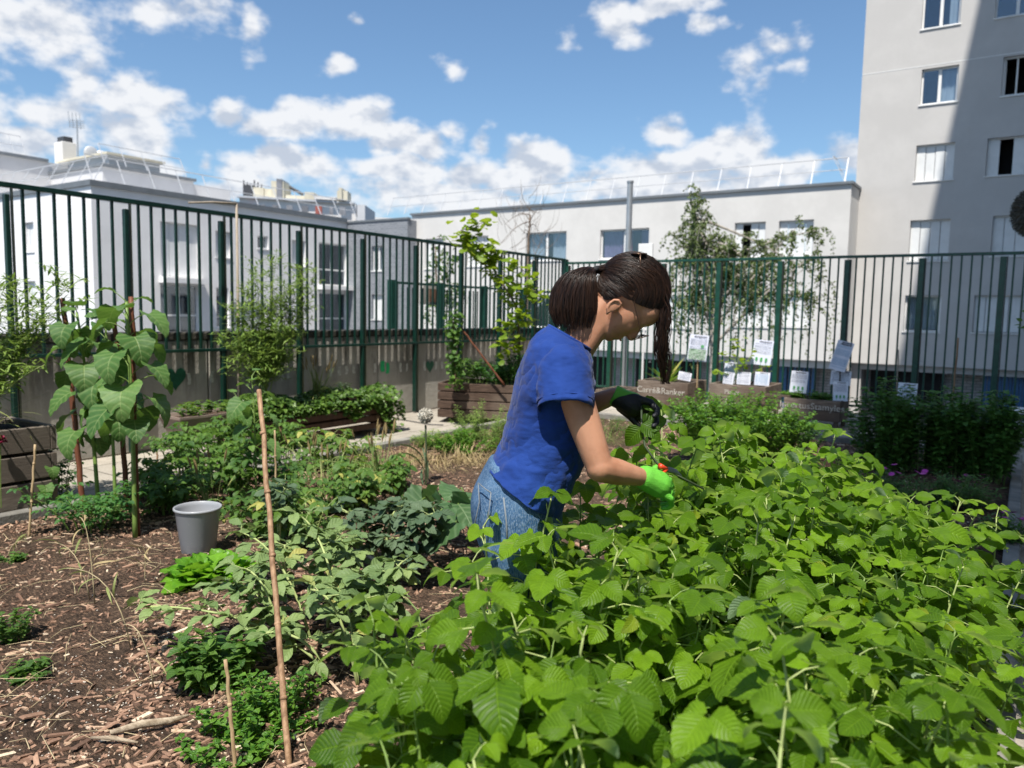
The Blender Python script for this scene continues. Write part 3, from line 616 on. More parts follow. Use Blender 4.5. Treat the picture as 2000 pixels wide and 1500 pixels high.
# ================================================================= concrete parapet + left fence
LX = -6.65
pw = thing('concrete_parapet_wall', 'stained concrete parapet wall under the left green fence', 'wall', (LX, 4, 0))
m = MB()
for y in np.arange(-5, 11.3, 2.4): m.box((LX-.30, y+.006, .004), (LX-.06, min(y+2.394, 11.34), 1.02), bev=.012)
m.build('panel', 'stained_concrete', pw)
m = MB(); m.box((LX-.33, -5, 1.024), (LX-.05, 11.4, 1.1), bev=.01); m.build('cap', flat('wall_cap', (.05, .045, .035), .9, .5, 9, bump=.6), pw)
flat('mark_white', (.50, .49, .44), .8, .25, 30); flat('mark_green', (.02, .42, .14), .7, .15, 20); flat('heart_green', (.008, .09, .045), .6, .2, 20)
fP = Fac('X', LX-.06)
for i, (L, R, T, B, mm) in enumerate([(366,372,729,751,'mark_white'),(410,417,725,747,'mark_white'),(548,553,726,744,'mark_white'),(560,566,721,739,'mark_white'),(643,648,719,735,'mark_white'),(660,665,716,733,'mark_white'),(674,679,715,731,'mark_white'),(688,693,713,729,'mark_white'),
   (730,734,710,727,'mark_white'),(743,751,705,726,'mark_green'),(754,760,709,729,'mark_green'),(780,784,709,726,'mark_white'),(793,796,710,725,'mark_white'),(827,831,706,724,'mark_white'),(850,853,706,722,'mark_white'),(861,865,706,720,'mark_white')]):
    h = fP.rect(L, R, T, B); m = MB(); y_ = h[0]; z_ = h[2]; w_ = h[1]-h[0]; hh = h[3]-h[2]
    V = [(LX-.057, y_+w_*u+.006*math.sin(i*3+v*5), z_+hh*v) for u, v in ((0, 0), (.5, -.03), (1, .02), (1.03, .5), (.97, 1), (.45, 1.02), (0, .97), (-.04, .4))]
    m.raw(V, [tuple(range(8))]); m.build('painted_mark', mm, pw)
for (cx, cy, sz) in ((342, 738, .125), (839, 715, .095)):
    u, z = fP.at(cx, cy); V = []
    for k in range(28):
        t = 2*math.pi*k/28; V.append((LX-.054, u+sz*.062*16*math.sin(t)**3*.9, z+sz*.062*(13*math.cos(t)-5*math.cos(2*t)-2*math.cos(3*t)-math.cos(4*t))))
    m = MB(); m.raw(V, [tuple(range(28))]); m.build('painted_heart', 'heart_green', pw)
fixkids(pw)
ZT, ZBm = 2.27, .94
def bar_mesh(h, w=.022, mat='green_metal'):
    m = MB(); m.box((-w/2, -w/2, 0), (w/2, w/2, h), bev=.002); o = m.build('bar', mat); me = o.data; bpy.data.objects.remove(o); return me
lf = thing('green_metal_fence', 'green bar fence running along the left concrete wall', 'fence', (LX, 4, .9))
def add(me, name, parent, loc): o = link(name, me, parent); o.location = loc; return o
bl = bar_mesh(ZT-ZBm-.03, mat='shaded_green_metal'); m = MB(); m.box((-.024, -.018, 0), (.024, .018, ZT-.1), bev=.004); o = m.build('post', 'shaded_green_metal'); postm = o.data; bpy.data.objects.remove(o)
m = MB(); m.box((-.005, -.004, 0), (.03, .004, ZT-.05)); o = m.build('stay', 'olive_metal'); staym = o.data; bpy.data.objects.remove(o)
posts = [-1.0, -.05, .9, 1.85, 2.81, 3.76, 4.72, 5.69, 6.66, 7.62, 8.58, 9.54, 10.5, 11.42]
for a, b in zip(posts[:-1], posts[1:]):
    add(postm, 'post', lf, (LX, a, .02)); add(staym, 'post_stay', lf, (LX+.0, a+.035, .02))
    if b < .8: continue
    for i in range(1, 8): add(bl, 'bar', lf, (LX, a+(b-a)*i/8, ZBm+.005))
m = MB(); m.box((LX-.022, -1.2, ZT-.028), (LX+.022, 11.52, ZT+.012), bev=.003); m.build('top_rail', 'shaded_green_metal', lf)
m = MB(); m.box((LX-.02, -1.2, ZBm-.03), (LX+.028, 11.45, ZBm), bev=.003); m.build('bottom_rail', 'shaded_green_metal', lf)
m = MB(); m.box((LX-.045, 11.45, .02), (LX+.045, 11.55, ZT), bev=.004); m.build('corner_post', 'shaded_green_metal', lf)
fixkids(lf)
# ---- right fence
rf = thing('green_metal_fence', 'green bar fence across the back behind the wooden planters', 'fence', (-3, 11.5, 0))
ZR = 2.215; bl2 = bar_mesh(ZR-.16)
m = MB(); m.box((-.035, -.03, 0), (.035, .03, ZR-.07), bev=.004); o = m.build('post', 'green_metal'); pm2 = o.data; bpy.data.objects.remove(o)
m = MB(); m.box((.038, -.035, 0), (.05, .035, ZR-.07)); o = m.build('stay', 'olive_metal'); sm2 = o.data; bpy.data.objects.remove(o)
rp = [-6.6, -5.75, -4.85, -3.94, -3.03, -2.12, -1.2, -.29, .62, 1.53]
for a, b in zip(rp[:-1], rp[1:]):
    add(pm2, 'post', rf, (a, 11.5, .02)); add(sm2, 'post_stay', rf, (a, 11.5, .02))
    for i in range(1, 8):
        x = a+(b-a)*i/8
        if i: add(bl2, 'bar', rf, (x, 11.5, .15))
m = MB(); m.box((-6.6, 11.478, ZR-.028), (1.6, 11.522, ZR+.01), bev=.003); m.build('top_rail', 'green_metal', rf)
m = MB(); m.box((-6.6, 11.485, .12), (1.6, 11.515, .15), bev=.003); m.build('bottom_rail', 'green_metal', rf)
fixkids(rf)
# ---- lower terrace fence + things seen through the left fence
ff = thing('green_railing', 'lower green railing on the terrace beyond the left fence', 'fence', (-9, 12, 0))
y0_, y1_ = 9.7, 15.2; m = MB(); m.box((-9.03, y0_, 1.80), (-8.97, y1_, 1.84)); m.build('top_rail', 'green_metal', ff)
for i in range(40): add(bl, 'bar', ff, (-9, y0_+.137*i, .45))
for y in (y0_, 11.0, 12.4, 13.8, 15.2): m = MB(); m.box((-9.05, y-.05, -.5), (-8.95, y+.05, 1.86)); m.build('post', 'green_metal', ff)
fixkids(ff)
lwall = thing('ribbed_white_wall', 'low ribbed white wall behind the lower green railing', 'wall', (-13, 17, -3)); m = MB(); m.box((-14.3, 12, -3.19), (-14, 24, 1.35)); [m.box((-13.99, 12.2+.5*i, -3.1), (-13.94, 12.3+.5*i, 1.3)) for i in range(23)]; m.build('panel', 'white_plaster', lwall)
m = MB(); [m.box((-13.0+.28*i, 15.2+.0*i, -1.6+.17*i), (-12.7+.28*i, 16.3, -1.53+.17*i)) for i in range(16)]; [m.tube([(-13+.28*i, 15.2, -1.5+.17*i), (-13+.28*i, 15.2, -.6+.17*i)], .02) for i in range(0, 16, 2)]; m.tube([(-13, 15.2, -.6), (-8.6, 15.2, 2.05)], .03)
tag(m.build('outdoor_stairs', 'galv'), 'grey outdoor metal staircase seen between the fence bars', 'staircase')
q = atx(840, 577, -9.2); m = MB(); m.box((-9.25, q[1]-.26, q[2]-.17), (-9.15, q[1]+.26, q[2]+.19), bev=.01); bd = tag(m.build('wall_board', flat('board_white', (.45, .42, .38), .7, .2, 4)), 'pale board with a brown panel hung on the lower railing', 'board'); m = MB(); m.box((-9.14, q[1]-.1, q[2]-.12), (-9.13, q[1]+.2, q[2]+.12)); m.build('brown_panel', flat('board_brown', (.20, .11, .07), .8, .3, 12), bd)
# lamp pole, white board
b0 = aty(1231, 357, 12.1); m = MB(); m.tube([(b0[0], 12.1, -3.2), (b0[0], 12.1, b0[2])], .055, .05, sides=16); m.tube([(b0[0], 12.1, b0[2]-.001), (b0[0], 12.1, b0[2]+.03)], .058, sides=16)
tag(m.build('steel_pole', 'galv', smooth=False), 'tall grey steel pole standing behind the back fence', 'pole')
c0 = aty(1262, 487, 12.6); m = MB(); m.box((c0[0]-.14, 12.58, c0[2]-.18), (c0[0]+.13, 12.62, c0[2]+.1), bev=.004); m.tube([(c0[0], 12.62, -3), (c0[0], 12.62, c0[2])], .02)
tag(m.build('sign_board', 'white_paint'), 'small white panel sticking up beside the steel pole', 'panel')
# ================================================================= foliage materials
leafmat('raspberry_leaf', (.014, .058, .004), (.175, .315, .012), back=(.24, .33, .20), transc=(.46, .70, .02), trans=.38, rough=.42, veins=9, vs=.32, spec=.22, old=(.22, .28, .02))
leafmat('sunflower_leaf', (.040, .11, .022), (.12, .23, .055), transc=(.25, .45, .05), trans=.25, rough=.55, veins=6, vs=.5, veincol=(.30, .38, .14))
leafmat('bean_leaf', (.035, .10, .018), (.13, .23, .035), transc=(.35, .55, .05), trans=.3, rough=.5, veins=5, vs=.3, old=(.42, .40, .10))
leafmat('potato_leaf', (.028, .085, .016), (.125, .23, .035), transc=(.25, .48, .05), trans=.28, rough=.5, veins=5, vs=.3)
leafmat('fava_leaf', (.10, .17, .06), (.24, .33, .11), transc=(.30, .42, .10), trans=.22, rough=.6, veins=5, vs=.25, old=(.38, .36, .10))
leafmat('sage_leaf', (.055, .10, .05), (.11, .165, .085), transc=(.20, .32, .08), trans=.18, rough=.65, veins=5, vs=.25)
leafmat('squash_leaf', (.035, .09, .030), (.08, .16, .055), transc=(.2, .4, .08), trans=.2, rough=.6, veins=5, vs=.45, veincol=(.28, .38, .20))
leafmat('lettuce_leaf', (.09, .24, .015), (.19, .40, .03), transc=(.40, .75, .04), trans=.4, rough=.4, veins=4, vs=.3)
leafmat('willow_leaf', (.09, .17, .025), (.26, .37, .08), transc=(.35, .5, .08), trans=.3, rough=.5, veins=2, vs=.1)
leafmat('mint_leaf', (.035, .11, .016), (.13, .27, .045), transc=(.15, .35, .03), trans=.25, rough=.45, veins=4, vs=.15)
leafmat('oregano_leaf', (.040, .13, .014), (.14, .28, .03), transc=(.3, .55, .04), trans=.3, rough=.42, veins=3, vs=.1)
leafmat('ivy_leaf', (.025, .075, .012), (.16, .27, .04), transc=(.2, .4, .05), trans=.2, rough=.35, veins=4, vs=.2)
leafmat('vine_leaf', (.10, .20, .012), (.28, .38, .03), transc=(.50, .65, .03), trans=.42, rough=.42, veins=5, vs=.25)
leafmat('birch_leaf', (.07, .12, .03), (.20, .25, .09), transc=(.25, .35, .06), trans=.25, rough=.45, veins=2, vs=.05)
leafmat('grass_leaf', (.10, .17, .035), (.34, .36, .13), transc=(.35, .42, .1), trans=.25, rough=.6, veins=1, vs=.0)
leafmat('dry_grass', (.30, .22, .10), (.55, .44, .24), transc=(.45, .35, .15), trans=.2, rough=.8, veins=1, vs=.0)
leafmat('tomato_leaf', (.025, .095, .022), (.07, .19, .035), transc=(.18, .45, .04), trans=.28, rough=.5, veins=4, vs=.25)
flat('stem_green', (.14, .22, .045), .55, .25, 15); flat('stem_pale', (.30, .36, .13), .6, .2, 12); flat('stem_brown', (.11, .07, .04), .8, .3, 15); flat('bark', (.16, .12, .09), .9, .35, 10, bump=.6)
flat('stem_dark', (.035, .055, .02), .6, .3, 12); flat('petal_magenta', (.45, .03, .30), .5, .25, 20); flat('petal_white', (.75, .74, .70), .6, .1, 20); flat('yellow_flower', (.65, .5, .03), .6, .1, 20); flat('flower_red', (.20, .01, .04), .6, .3, 20)
wood('bamboo', (.18, .10, .055), (.38, .24, .14), .55, axis=(20, 20, 1.5), bump=.3); wood('bamboo_tan', (.30, .20, .11), (.48, .36, .21), .55, axis=(20, 20, 1.5), bump=.3); wood('stake_red', (.10, .035, .02), (.19, .075, .04), .5, axis=(20, 20, 1.5), bump=.3); wood('grey_stick', (.22, .18, .14), (.36, .31, .25), .7, axis=(20, 20, 1.5))
# leaf shapes
T_RASP = [leaf_tpl(1, .74, 'ovate', 10, 4, .28, d, .05, .015, seed=i) for i, d in enumerate((.35, .8, 1.2))]
T_SUN = [leaf_tpl(1, .92, 'cord', 12, 6, .22, d, .03, .03, .16, seed=i) for i, d in enumerate((.9, 1.5))]
T_OV = [leaf_tpl(1, .62, 'ovate', 5, 2, .3, d, 0, .03, seed=i) for i, d in enumerate((.4, .9))]
T_OVF = [leaf_tpl(1, .52, 'oboval', 7, 4, .35, d, 0, .03, seed=i) for i, d in enumerate((.3, .9))]
T_LAN = [leaf_tpl(1, .17, 'lance', 3, 1, .0, d, seed=i) for i, d in enumerate((.3, .9))]
T_SM = [leaf_tpl(1, .6, 'ovate', 3, 2, .4, d, seed=i) for i, d in enumerate((.3, .7))]
T_RND = [leaf_tpl(1, .95, 'round', 7, 4, .25, d, 0, .04, seed=i) for i, d in enumerate((.3, .7))]
T_BLADE = [leaf_tpl(1, .03, 'lance', 7, 1, 0, d, seed=i) for i, d in enumerate((.5, 1.3, 2.2))]
T_SQ = [leaf_tpl(1, 1.15, 'cord', 14, 8, .12, .5, .05, .03, .25, seed=3)]
T_LET = [leaf_tpl(1, .62, 'oboval', 10, 6, .3, .9, .05, .06, seed=i) for i in range(3)]
T_TINY = [leaf_tpl(1, .75, 'ovate', 2, 1, 0, .3)]
T_IVY = [leaf_tpl(1, 1.0, 'cord', 4, 2, .2, .3, .12, 0, .1)]
rv = random.Random(5); R_ = rv.random; RU = rv.uniform
def rot(v, axis, a): 
    axis = norm(axis); v = np.asarray(v, float); return v*math.cos(a)+np.cross(axis, v)*math.sin(a)+axis*(axis@v)*(1-math.cos(a))
UP = np.array([0, 0, 1.])
def polyleaf(mb, tpls, p, d, sz, droopmix=.0, r=None, up=UP, jitter=.35, sx=1.):
    z = norm(np.asarray(up)+np.array([RU(-1, 1), RU(-1, 1), RU(-.5, .5)])*jitter); mb.leaf(rv.choice(tpls), p, d, z, sz, R_() if r is None else r, sx*RU(.84, 1.16))
def trifol(st, lf, p, d, pet, sz, tpls, mat_r=None, nl=3, up=UP, jit=.35):
    """petiole from p in direction d, then 3 or 5 leaflets"""
    d = norm(d); q = p+d*pet+np.array([0, 0, -.15*pet]); st.tube([p, p+d*pet*.55+[0, 0, .02*pet], q], .0018, .0012, 4, cap=False)
    h = norm(np.array([d[0], d[1], d[2]*.3-.25])); side = norm(np.cross(h, UP)); rr = R_() if mat_r is None else mat_r
    for k in range(nl//2):
        o = q-h*(k*sz*.75+sz*.06)
        for s_ in (-1, 1): polyleaf(lf, tpls, o+side*s_*.004, norm(h*.45+side*s_*.9+[0, 0, RU(-.3, .1)]), sz*RU(.70, .95), r=min(1, rr+RU(-.08, .08)), up=up, jitter=jit)
    polyleaf(lf, tpls, q+h*sz*.12, norm(h+[0, 0, RU(-.35, .15)]), sz*RU(.92, 1.15), r=rr, up=up, jitter=jit)
# ---------- raspberries
def make_rasp(seed):
    rv.seed(seed); t = thing('raspberry_plant', 'raspberry cane with toothed green leaves in the crowded raspberry row', 'raspberry plant', group='raspberry canes packed along the row')
    st = MB(); lf = MB(); H = RU(.80, .94)
    nc = 2
    for c in range(nc):
        a = RU(0, 6.28); lean = RU(.05, .16); P = bez((RU(-.03, .03), RU(-.03, .03), 0), (lean*.3*math.cos(a), lean*.3*math.sin(a), H*.6), (lean*math.cos(a), lean*math.sin(a), H*RU(.86, 1)), 12)
        st.tube(P, .0045, .002, 6); n = 15; az_ = RU(0, 6.28)
        for i in range(n):
            f = .30+.70*i/(n-1); k = f*(len(P)-1.001); k0 = int(k); p = P[k0]+(P[min(k0+1, len(P)-1)]-P[k0])*(k-k0); az_ += 2.4+RU(-.3, .3)
            el_ = RU(.1, .65) if i < n-2 else RU(.5, 1.2); d = np.array([math.cos(az_)*math.cos(el_), math.sin(az_)*math.cos(el_), math.sin(el_)])
            big = .084 if i < n-3 else .060; trifol(st, lf, p, d, RU(.07, .12)*(1 if i < n-3 else .5), big*RU(.68, 1.25), T_RASP, mat_r=min(.92, RU(.0, .68)+.30*(i/n)**2) if R_() > .006 else .97, nl=3 if R_() < .7 else 5, up=UP if R_() > .035 else norm(rdir(-1, -.1)), jit=.75)
    st.build('cane', 'stem_pale' if seed % 2 else 'stem_green', t, smooth=True); lf.build('leaves', 'raspberry_leaf', t, smooth=True); return t
RV = [make_rasp(100+i) for i in range(7)]
rv.seed(77); cnt = 0; spots = []
gx = 0
y = .33
while y < 3.6:
    x = -1.16
    while x < .02:
        spots.append((x+RU(-.05, .05), y+RU(-.05, .05))); x += .142
    y += .142
left_edge = lambda y: float(np.interp(y, [.3, .5, .7, .9, 1.2, 1.7, 2.2, 3.2], [-.47, -.54, -.72, -.88, -1.02, -1.08, -1.1, -1.15]))
for (x, y) in spots:
    if x < left_edge(y)+RU(0, .1) or x > -.02 or (x*x+y*y) < .36**2: continue
    if y < .5 and x > -.12: continue
    if y > 3.3 and x > -.6: continue
    q = atd(1035, 900, 2.1)
    zsc = RU(.82, 1.0)*(1.0 if y > .8 else .97)
    if x < -.78 and 1.2 < y < 1.7: zsc = max(zsc, .95)*1.03
    if -.95 < x < -.6 and 1.55 < y < 2.1: zsc = min(zsc, .88)
    if x < -.55 and y > 2.1: zsc *= 1.06 if y < 3 else .92
    zsc *= 1-.20*max(0, min(1, (x+.60)/.5))*max(0, min(1, (y-.9)/1.))
    if abs(x+.45) < .12 and abs(y-1.62) < .13: continue     # thin place in the row
    if (x+1.10)**2/.035+(y-1.72)**2/.045 < 1: continue         # where the person stands
    if cnt < len(RV): o = RV[cnt]; o.location = (x, y, .02); o.rotation_euler = (RU(-.06, .06), RU(-.06, .06), RU(0, 6.28)); o.scale = (1, 1, zsc)
    else: copy_tree(RV[rv.randrange(len(RV))], None, (x, y, .02), RU(0, 6.28), (1.0, 1.0, zsc), tilt=(RU(-.08, .08), RU(-.08, .08)))
    cnt += 1
print('raspberries', cnt)
# ---------- generic plants
def leafy_stem(st, lf, P, tpls, n, sz, f0=.3, el=(.0, .6), pet=.0, rr=(0, 1), r0=.003, r1=.001, opp=False, jit=.35, drp=0):
    st.tube(P, r0, r1, 5, cap=False); az_ = RU(0, 6.28); P = np.asarray(P)
    for i in range(n):
        f = f0+(1-f0)*i/max(1, n-1); k = f*(len(P)-1.001); k0 = int(k); p = P[k0]+(P[k0+1]-P[k0])*(k-k0); az_ += (1.57 if opp else 2.4)+RU(-.3, .3); e_ = RU(*el)
        for s_ in ((0, math.pi) if opp else (0,)):
            d = np.array([math.cos(az_+s_)*math.cos(e_), math.sin(az_+s_)*math.cos(e_), math.sin(e_)])
            if pet: st.tube([p, p+d*pet], .001, .0008, 3, cap=False)
            dd = norm(d+[0, 0, -drp]); polyleaf(lf, tpls, p+d*pet, dd, sz*RU(.7, 1.15), r=RU(*rr), jitter=jit)
def bush(name, label, cat, loc, rad, h, nst, mat, tpls, lsz, nl, stem='stem_green', group=None, el=(0, .7), opp=True, spread=.5, rr=(0, 1), rx=None, jit=.45, hvar=.25, f0=.25, zoff=0, droop=0):
    t = thing(name, label, cat, loc, 0, group); st = MB(); lf = MB(); rx = rx or rad
    for i in range(nst):
        a = RU(0, 6.28); q = math.sqrt(R_()); bx, by = q*rad*math.cos(a)*.6, q*rx*math.sin(a)*.6; hh = h*(1-hvar*R_())*(1-.25*q*q)
        tx, ty = q*rad*math.cos(a)*(1+spread*.3), q*rx*math.sin(a)*(1+spread*.3)
        P = bez((bx, by, zoff), (bx+(tx-bx)*.4, by+(ty-by)*.4, hh*.65), (tx+RU(-.03, .03), ty+RU(-.03, .03), hh-droop*q), 7)
        leafy_stem(st, lf, P, tpls, nl, lsz, f0, el, opp=opp, rr=rr, jit=jit)
    st.build('stems', stem, t, smooth=True); lf.build('leaves', mat, t, smooth=True); return t
def stake(name, label, base, top, r, mat, nodes=True, group=None, lean=None):
    base = np.array(base, float); top = np.array(top, float); n = 14; pts = [base+(top-base)*i/n+np.array([math.sin(i*1.7), math.cos(i*2.1), 0])*r*.25 for i in range(n+1)]
    m = MB(); rad = [r*(1.0-.12*i/n) for i in range(n+1)]; m.tube([p-base for p in pts], r, radii=rad, sides=10)
    if nodes:
        L = np.linalg.norm(top-base)
        for k in range(1, int(L/.22)+1):
            c = (top-base)*(k*.22/L); u = norm(top-base); 
            if k*.22 < L-.02: m.tube([c-u*.006, c-u*.002, c+u*.002, c+u*.006], 1, radii=[r*1.0, r*1.2, r*1.2, r*1.0], sides=10)
    o = m.build(name, mat, None, smooth=True); o.location = base; return tag(o, label, 'stake', group)
def G(px, py, z=0.): return atz(px, py, z)
def above(base, px, py):   # point vertically over base, seen at pixel row py (leaning to px)
    D = (base-CP) @ CF; q = atd(px, py, D); return q
# foreground stake: passes (508,762) and (562,1440)
b = G(566, 1520); D0 = (b-CP) @ CF; tp = atd(507, 762, D0+.55)
stake('bamboo_stake', 'thick brown bamboo stake standing alone in the left foreground, the largest', b, tp, .0098, 'bamboo')
b = G(462, 1530); tp = atd(441, 1288, ((b-CP) @ CF)+.02); stake('bamboo_stake', 'short thin pale bamboo cane at the bottom, left of the thick stake', b, tp, .006, 'bamboo_tan')
b = G(540, 1030); stake('bamboo_stake', 'slim reddish cane just behind the top half of the thick foreground stake', b, above(b, 537, 840), .006, 'bamboo_tan')
b = G(56, 1055); stake('bamboo_stake', 'thin pale cane beside the young sunflower in front of the left planter', b, above(b, 69, 868), .007, 'bamboo_tan')
b = G(834, 955); stake('bamboo_stake', 'thin pale stick leaning against the allium stem', b+[-.05, 0, 0], above(b, 833, 832), .004, 'bamboo_tan', nodes=False)
b = G(163, 1000); stake('garden_stake', 'leftmost of three dark brown poles holding up the sunflowers', b, above(b, 123, 583), .018, 'stake_red', nodes=False)
b = G(250, 1005); stake('garden_stake', 'middle one of three dark brown poles among the sunflowers', b, above(b, 222, 608), .017, 'stake_red', nodes=False)
b = G(268, 1052); stake('garden_stake', 'right-hand one of three dark brown poles, beside the tallest sunflower stem', b, above(b, 257, 580), .016, 'stake_red', nodes=False)
b = G(309, 925); stake('bamboo_stake', 'short brown stick stuck in the soil right of the sunflower poles', b, above(b, 306, 870), .008, 'bamboo', nodes=False)
for (px, y0_, y1_, lab) in ((508, 1055, 1030, ''),): pass
# tall grey pole with cross stick
q1 = atx(466, 700, -6.35); q2 = atx(462, 398, -6.45); q3 = atx(368, 396, -6.5); m = MB(); P = [(q1[0], q1[1], .05), tuple(q1), tuple(q2)]
m.tube(P, .017, .012, 8); m.tube([tuple(q3), tuple((q2+q3)/2+[0, 0, .01]), tuple(q2+[0, 0, .0])], .009, .012, 8); tag(m.build('tall_cane', 'grey_stick', smooth=True), 'tall grey pole with a thin stick tied across its top, against the left fence', 'pole')
# ---------- bucket
bk = thing('bucket', 'grey plastic bucket standing on the mulch', 'bucket', G(388, 1083, .02)); bk.scale = (.89, .89, .93); flat('grey_plastic', (.30, .31, .33), .38, .06, 9, spec=.5)
nt = NT('bucket_plastic'); n_ = nt.noise(180, 2, .5); m_ = nt.noise(5, 3)
sp_ = nt.n('ShaderNodeSeparateXYZ', {0: nt.n('ShaderNodeTexCoord').outputs['Object']}); lowz = nt.ramp(sp_.outputs[2], .09, .0); dirt_ = nt.math('MULTIPLY', lowz, nt.ramp(nt.noise(35, 5, .7), .42, .6))
setb(nt, nt.mix(nt.math('MULTIPLY', dirt_, .8), nt.mix(nt.math('MULTIPLY', nt.ramp(n_, .66, .72), nt.ramp(m_, .4, .6)), (.29, .30, .32), (.44, .43, .41)), (.12, .085, .06)), .36); MATS['bucket_plastic'] = nt.m
m = MB(); m.lathe([(0, .004), (.088, .004), (.092, .0), (.095, .006), (.128, .262), (.131, .268), (.1365, .270), (.138, .276), (.1365, .283), (.131, .285), (.126, .281), (.123, .262), (.091, .012), (0, .012)], seg=64); m.build('body', 'bucket_plastic', bk, smooth=True)
# ---------- planters
wood('old_brown_wood', (.045, .028, .020), (.105, .068, .05), .8, axis=(2.5, 2.5, 22), grey=(.14, .105, .08)); wood('dark_brown_wood', (.035, .017, .010), (.085, .042, .026), .55, axis=(9, 9, 1.2), grey=(.06, .03, .018)); wood('crate_wood', (.11, .083, .066), (.25, .20, .16), .85, axis=(3, 3, 26), grey=(.10, .07, .052))
wood('weathered_wood', (.12, .10, .08), (.22, .185, .15), .85, axis=(2.5, 2.5, 22), grey=(.14, .115, .095)); flat('potting_soil', (.035, .025, .018), .95, .4, 30, bump=.8); flat('chalk', (.46, .43, .38), .9, .35, 60)
def planter(name, label, x0, x1, y0, y1, z0, z1, boards, mat, gap=.008, t=.03, slope=0, fill=.05, group=None, legs=0):
    cx, cy = (x0+x1)/2, (y0+y1)/2; th = thing(name, label, 'planter', (cx, cy, 0), 0, group); hh = (z1-z0)/boards
    for k in range(boards):
        a = z0+hh*k+gap/2; b_ = z0+hh*(k+1)-gap/2; m = MB()
        m.box((x0-cx, y0-cy, a), (x1-cx, y0-cy+t, b_), bev=.004); m.box((x0-cx, y1-cy-t, a), (x1-cx, y1-cy, b_), bev=.004)
        m.box((x0-cx, y0-cy+t+.001, a), (x0-cx+t, y1-cy-t-.001, b_), bev=.004); m.box((x1-cx-t, y0-cy+t+.001, a), (x1-cx, y1-cy-t-.001, b_), bev=.004); m.build('board_course', mat, th)
    for sx_ in (x0-cx+t+.002, x1-cx-t-.052):
        for sy in (y0-cy+t+.002, y1-cy-t-.052): m = MB(); m.box((sx_, sy, z0 if not legs else 0.004), (sx_+.05, sy+.05, z1-.02)); m.build('corner_post', mat, th)
    m = MB(); n = 14; V = []; 
    for j in range(n+1):
        for i in range(n+1): V.append((x0-cx+t+(x1-x0-2*t)*i/n, y0-cy+t+(y1-y0-2*t)*j/n, z1-fill+.015*math.sin(i*2.1+j)*math.cos(j*1.7)))
    m.raw(V, [(j*(n+1)+i, j*(n+1)+i+1, (j+1)*(n+1)+i+1, (j+1)*(n+1)+i) for j in range(n) for i in range(n)]); m.build('soil', 'potting_soil', th, smooth=True); return th
# left planter: right end at px 113, front bottom y~1000, top 826
pxl = -5.16; zt_ = atx(60, 832, pxl)[2]; ye_ = atx(112, 900, pxl)[1]
lp = planter('wooden_planter', 'tall weathered three-board wooden planter cut off by the left edge', pxl-.62, pxl, ye_-1.5, ye_, .05, zt_, 3, 'weathered_wood', gap=.022, t=.035); fy = ye_; xa = (pxl, fy)
# ivy planter: front (+X) face from px 505 to 770
px0 = -5.78; a0 = atx(503, 800, px0); a1 = atx(768, 800, px0); zt2 = atx(640, 795, px0)[2]
ip = planter('wooden_planter', 'long dark brown slatted planter overgrown with ivy along the left wall', px0-.55, px0, a0[1], a1[1], .06, zt2+.02, 4, 'dark_brown_wood', gap=.02)
# mid planter behind weeds
bfy = 7.4; c0 = aty(866, 790, bfy); c1 = aty(1010, 790, bfy); zt3 = aty(940, 749, bfy)[2]
mp = planter('wooden_planter', 'dark brown slatted planter with vines and beans left of the person', c0[0]-.1, c1[0]+.2, bfy, bfy+.75, .06, zt3, 4, 'old_brown_wood', gap=.014); mp.rotation_euler = (0, 0, math.radians(24))
# right crates (front -Y faces)
def crate(L, R, T, B, y, dep, label, txt=None, boards=2, ts=.12, ty=.5, name='wooden_crate', tx=.5, z0=None):
    u0 = aty(L, (T+B)/2, y)[0]; u1 = aty(R, (T+B)/2, y)[0]; z1 = aty((L+R)/2, T, y)[2]; zb_ = max(.1, aty((L+R)/2, B, y)[2])
    th = planter(name, label, u0, u1, y, y+dep, zb_, z1, boards, 'crate_wood', gap=.004, t=.022, fill=.03, legs=1)
    if txt:
        for k, (s_, rx, rz_, sz) in enumerate(txt):
            o = text_mesh('chalk_lettering', s_, sz, 'chalk', frameM(((u0-u1)/2+(u1-u0)*rx, -dep/2-.003, zb_+(z1-zb_)*rz_), (1, 0, -.01), (0, 0, 1), (0, -1, 0)), th, extrude=.0006)
    return th, u0, u1, z1
cr1 = crate(1162, 1207, 762, 800, 10.2, .8, 'low grey-brown wooden crate planter nearest the person, before the back fence')
cr2 = crate(1245, 1342, 745, 797, 9.9, .75, 'weathered wooden crate with chalk lettering Carré and a leafy yucca', [('Carré&Ranker', .47, .60, .120)])
cr3 = crate(1384, 1494, 752, 805, 9.9, .8, 'wooden crate with several white papers and a thin fig shoot', [('Plants', .42, .72, .085), ('Co', .40, .36, .12)])
cr4 = crate(1530, 1641, 780, 822, 9.75, .55, 'rightmost wooden crate with long chalk lettering and low salad leaves', [('IncertusStamyles', .5, .66, .112)])
m = MB(); q = aty(1500, 770, 9.8); m.box((q[0]-.12, 9.8, q[2]-.02), (q[0]+.28, 9.83, q[2]+.005)); m.tube([(q[0]+.1, 9.8, q[2]-.02), (q[0]+.12, 9.79, q[2]-.15), (q[0]+.12, 9.8, .05)], .012)
tag(m.build('wooden_ledge', 'crate_wood'), 'small loose plank on a bent leg between the two right crates', 'plank')
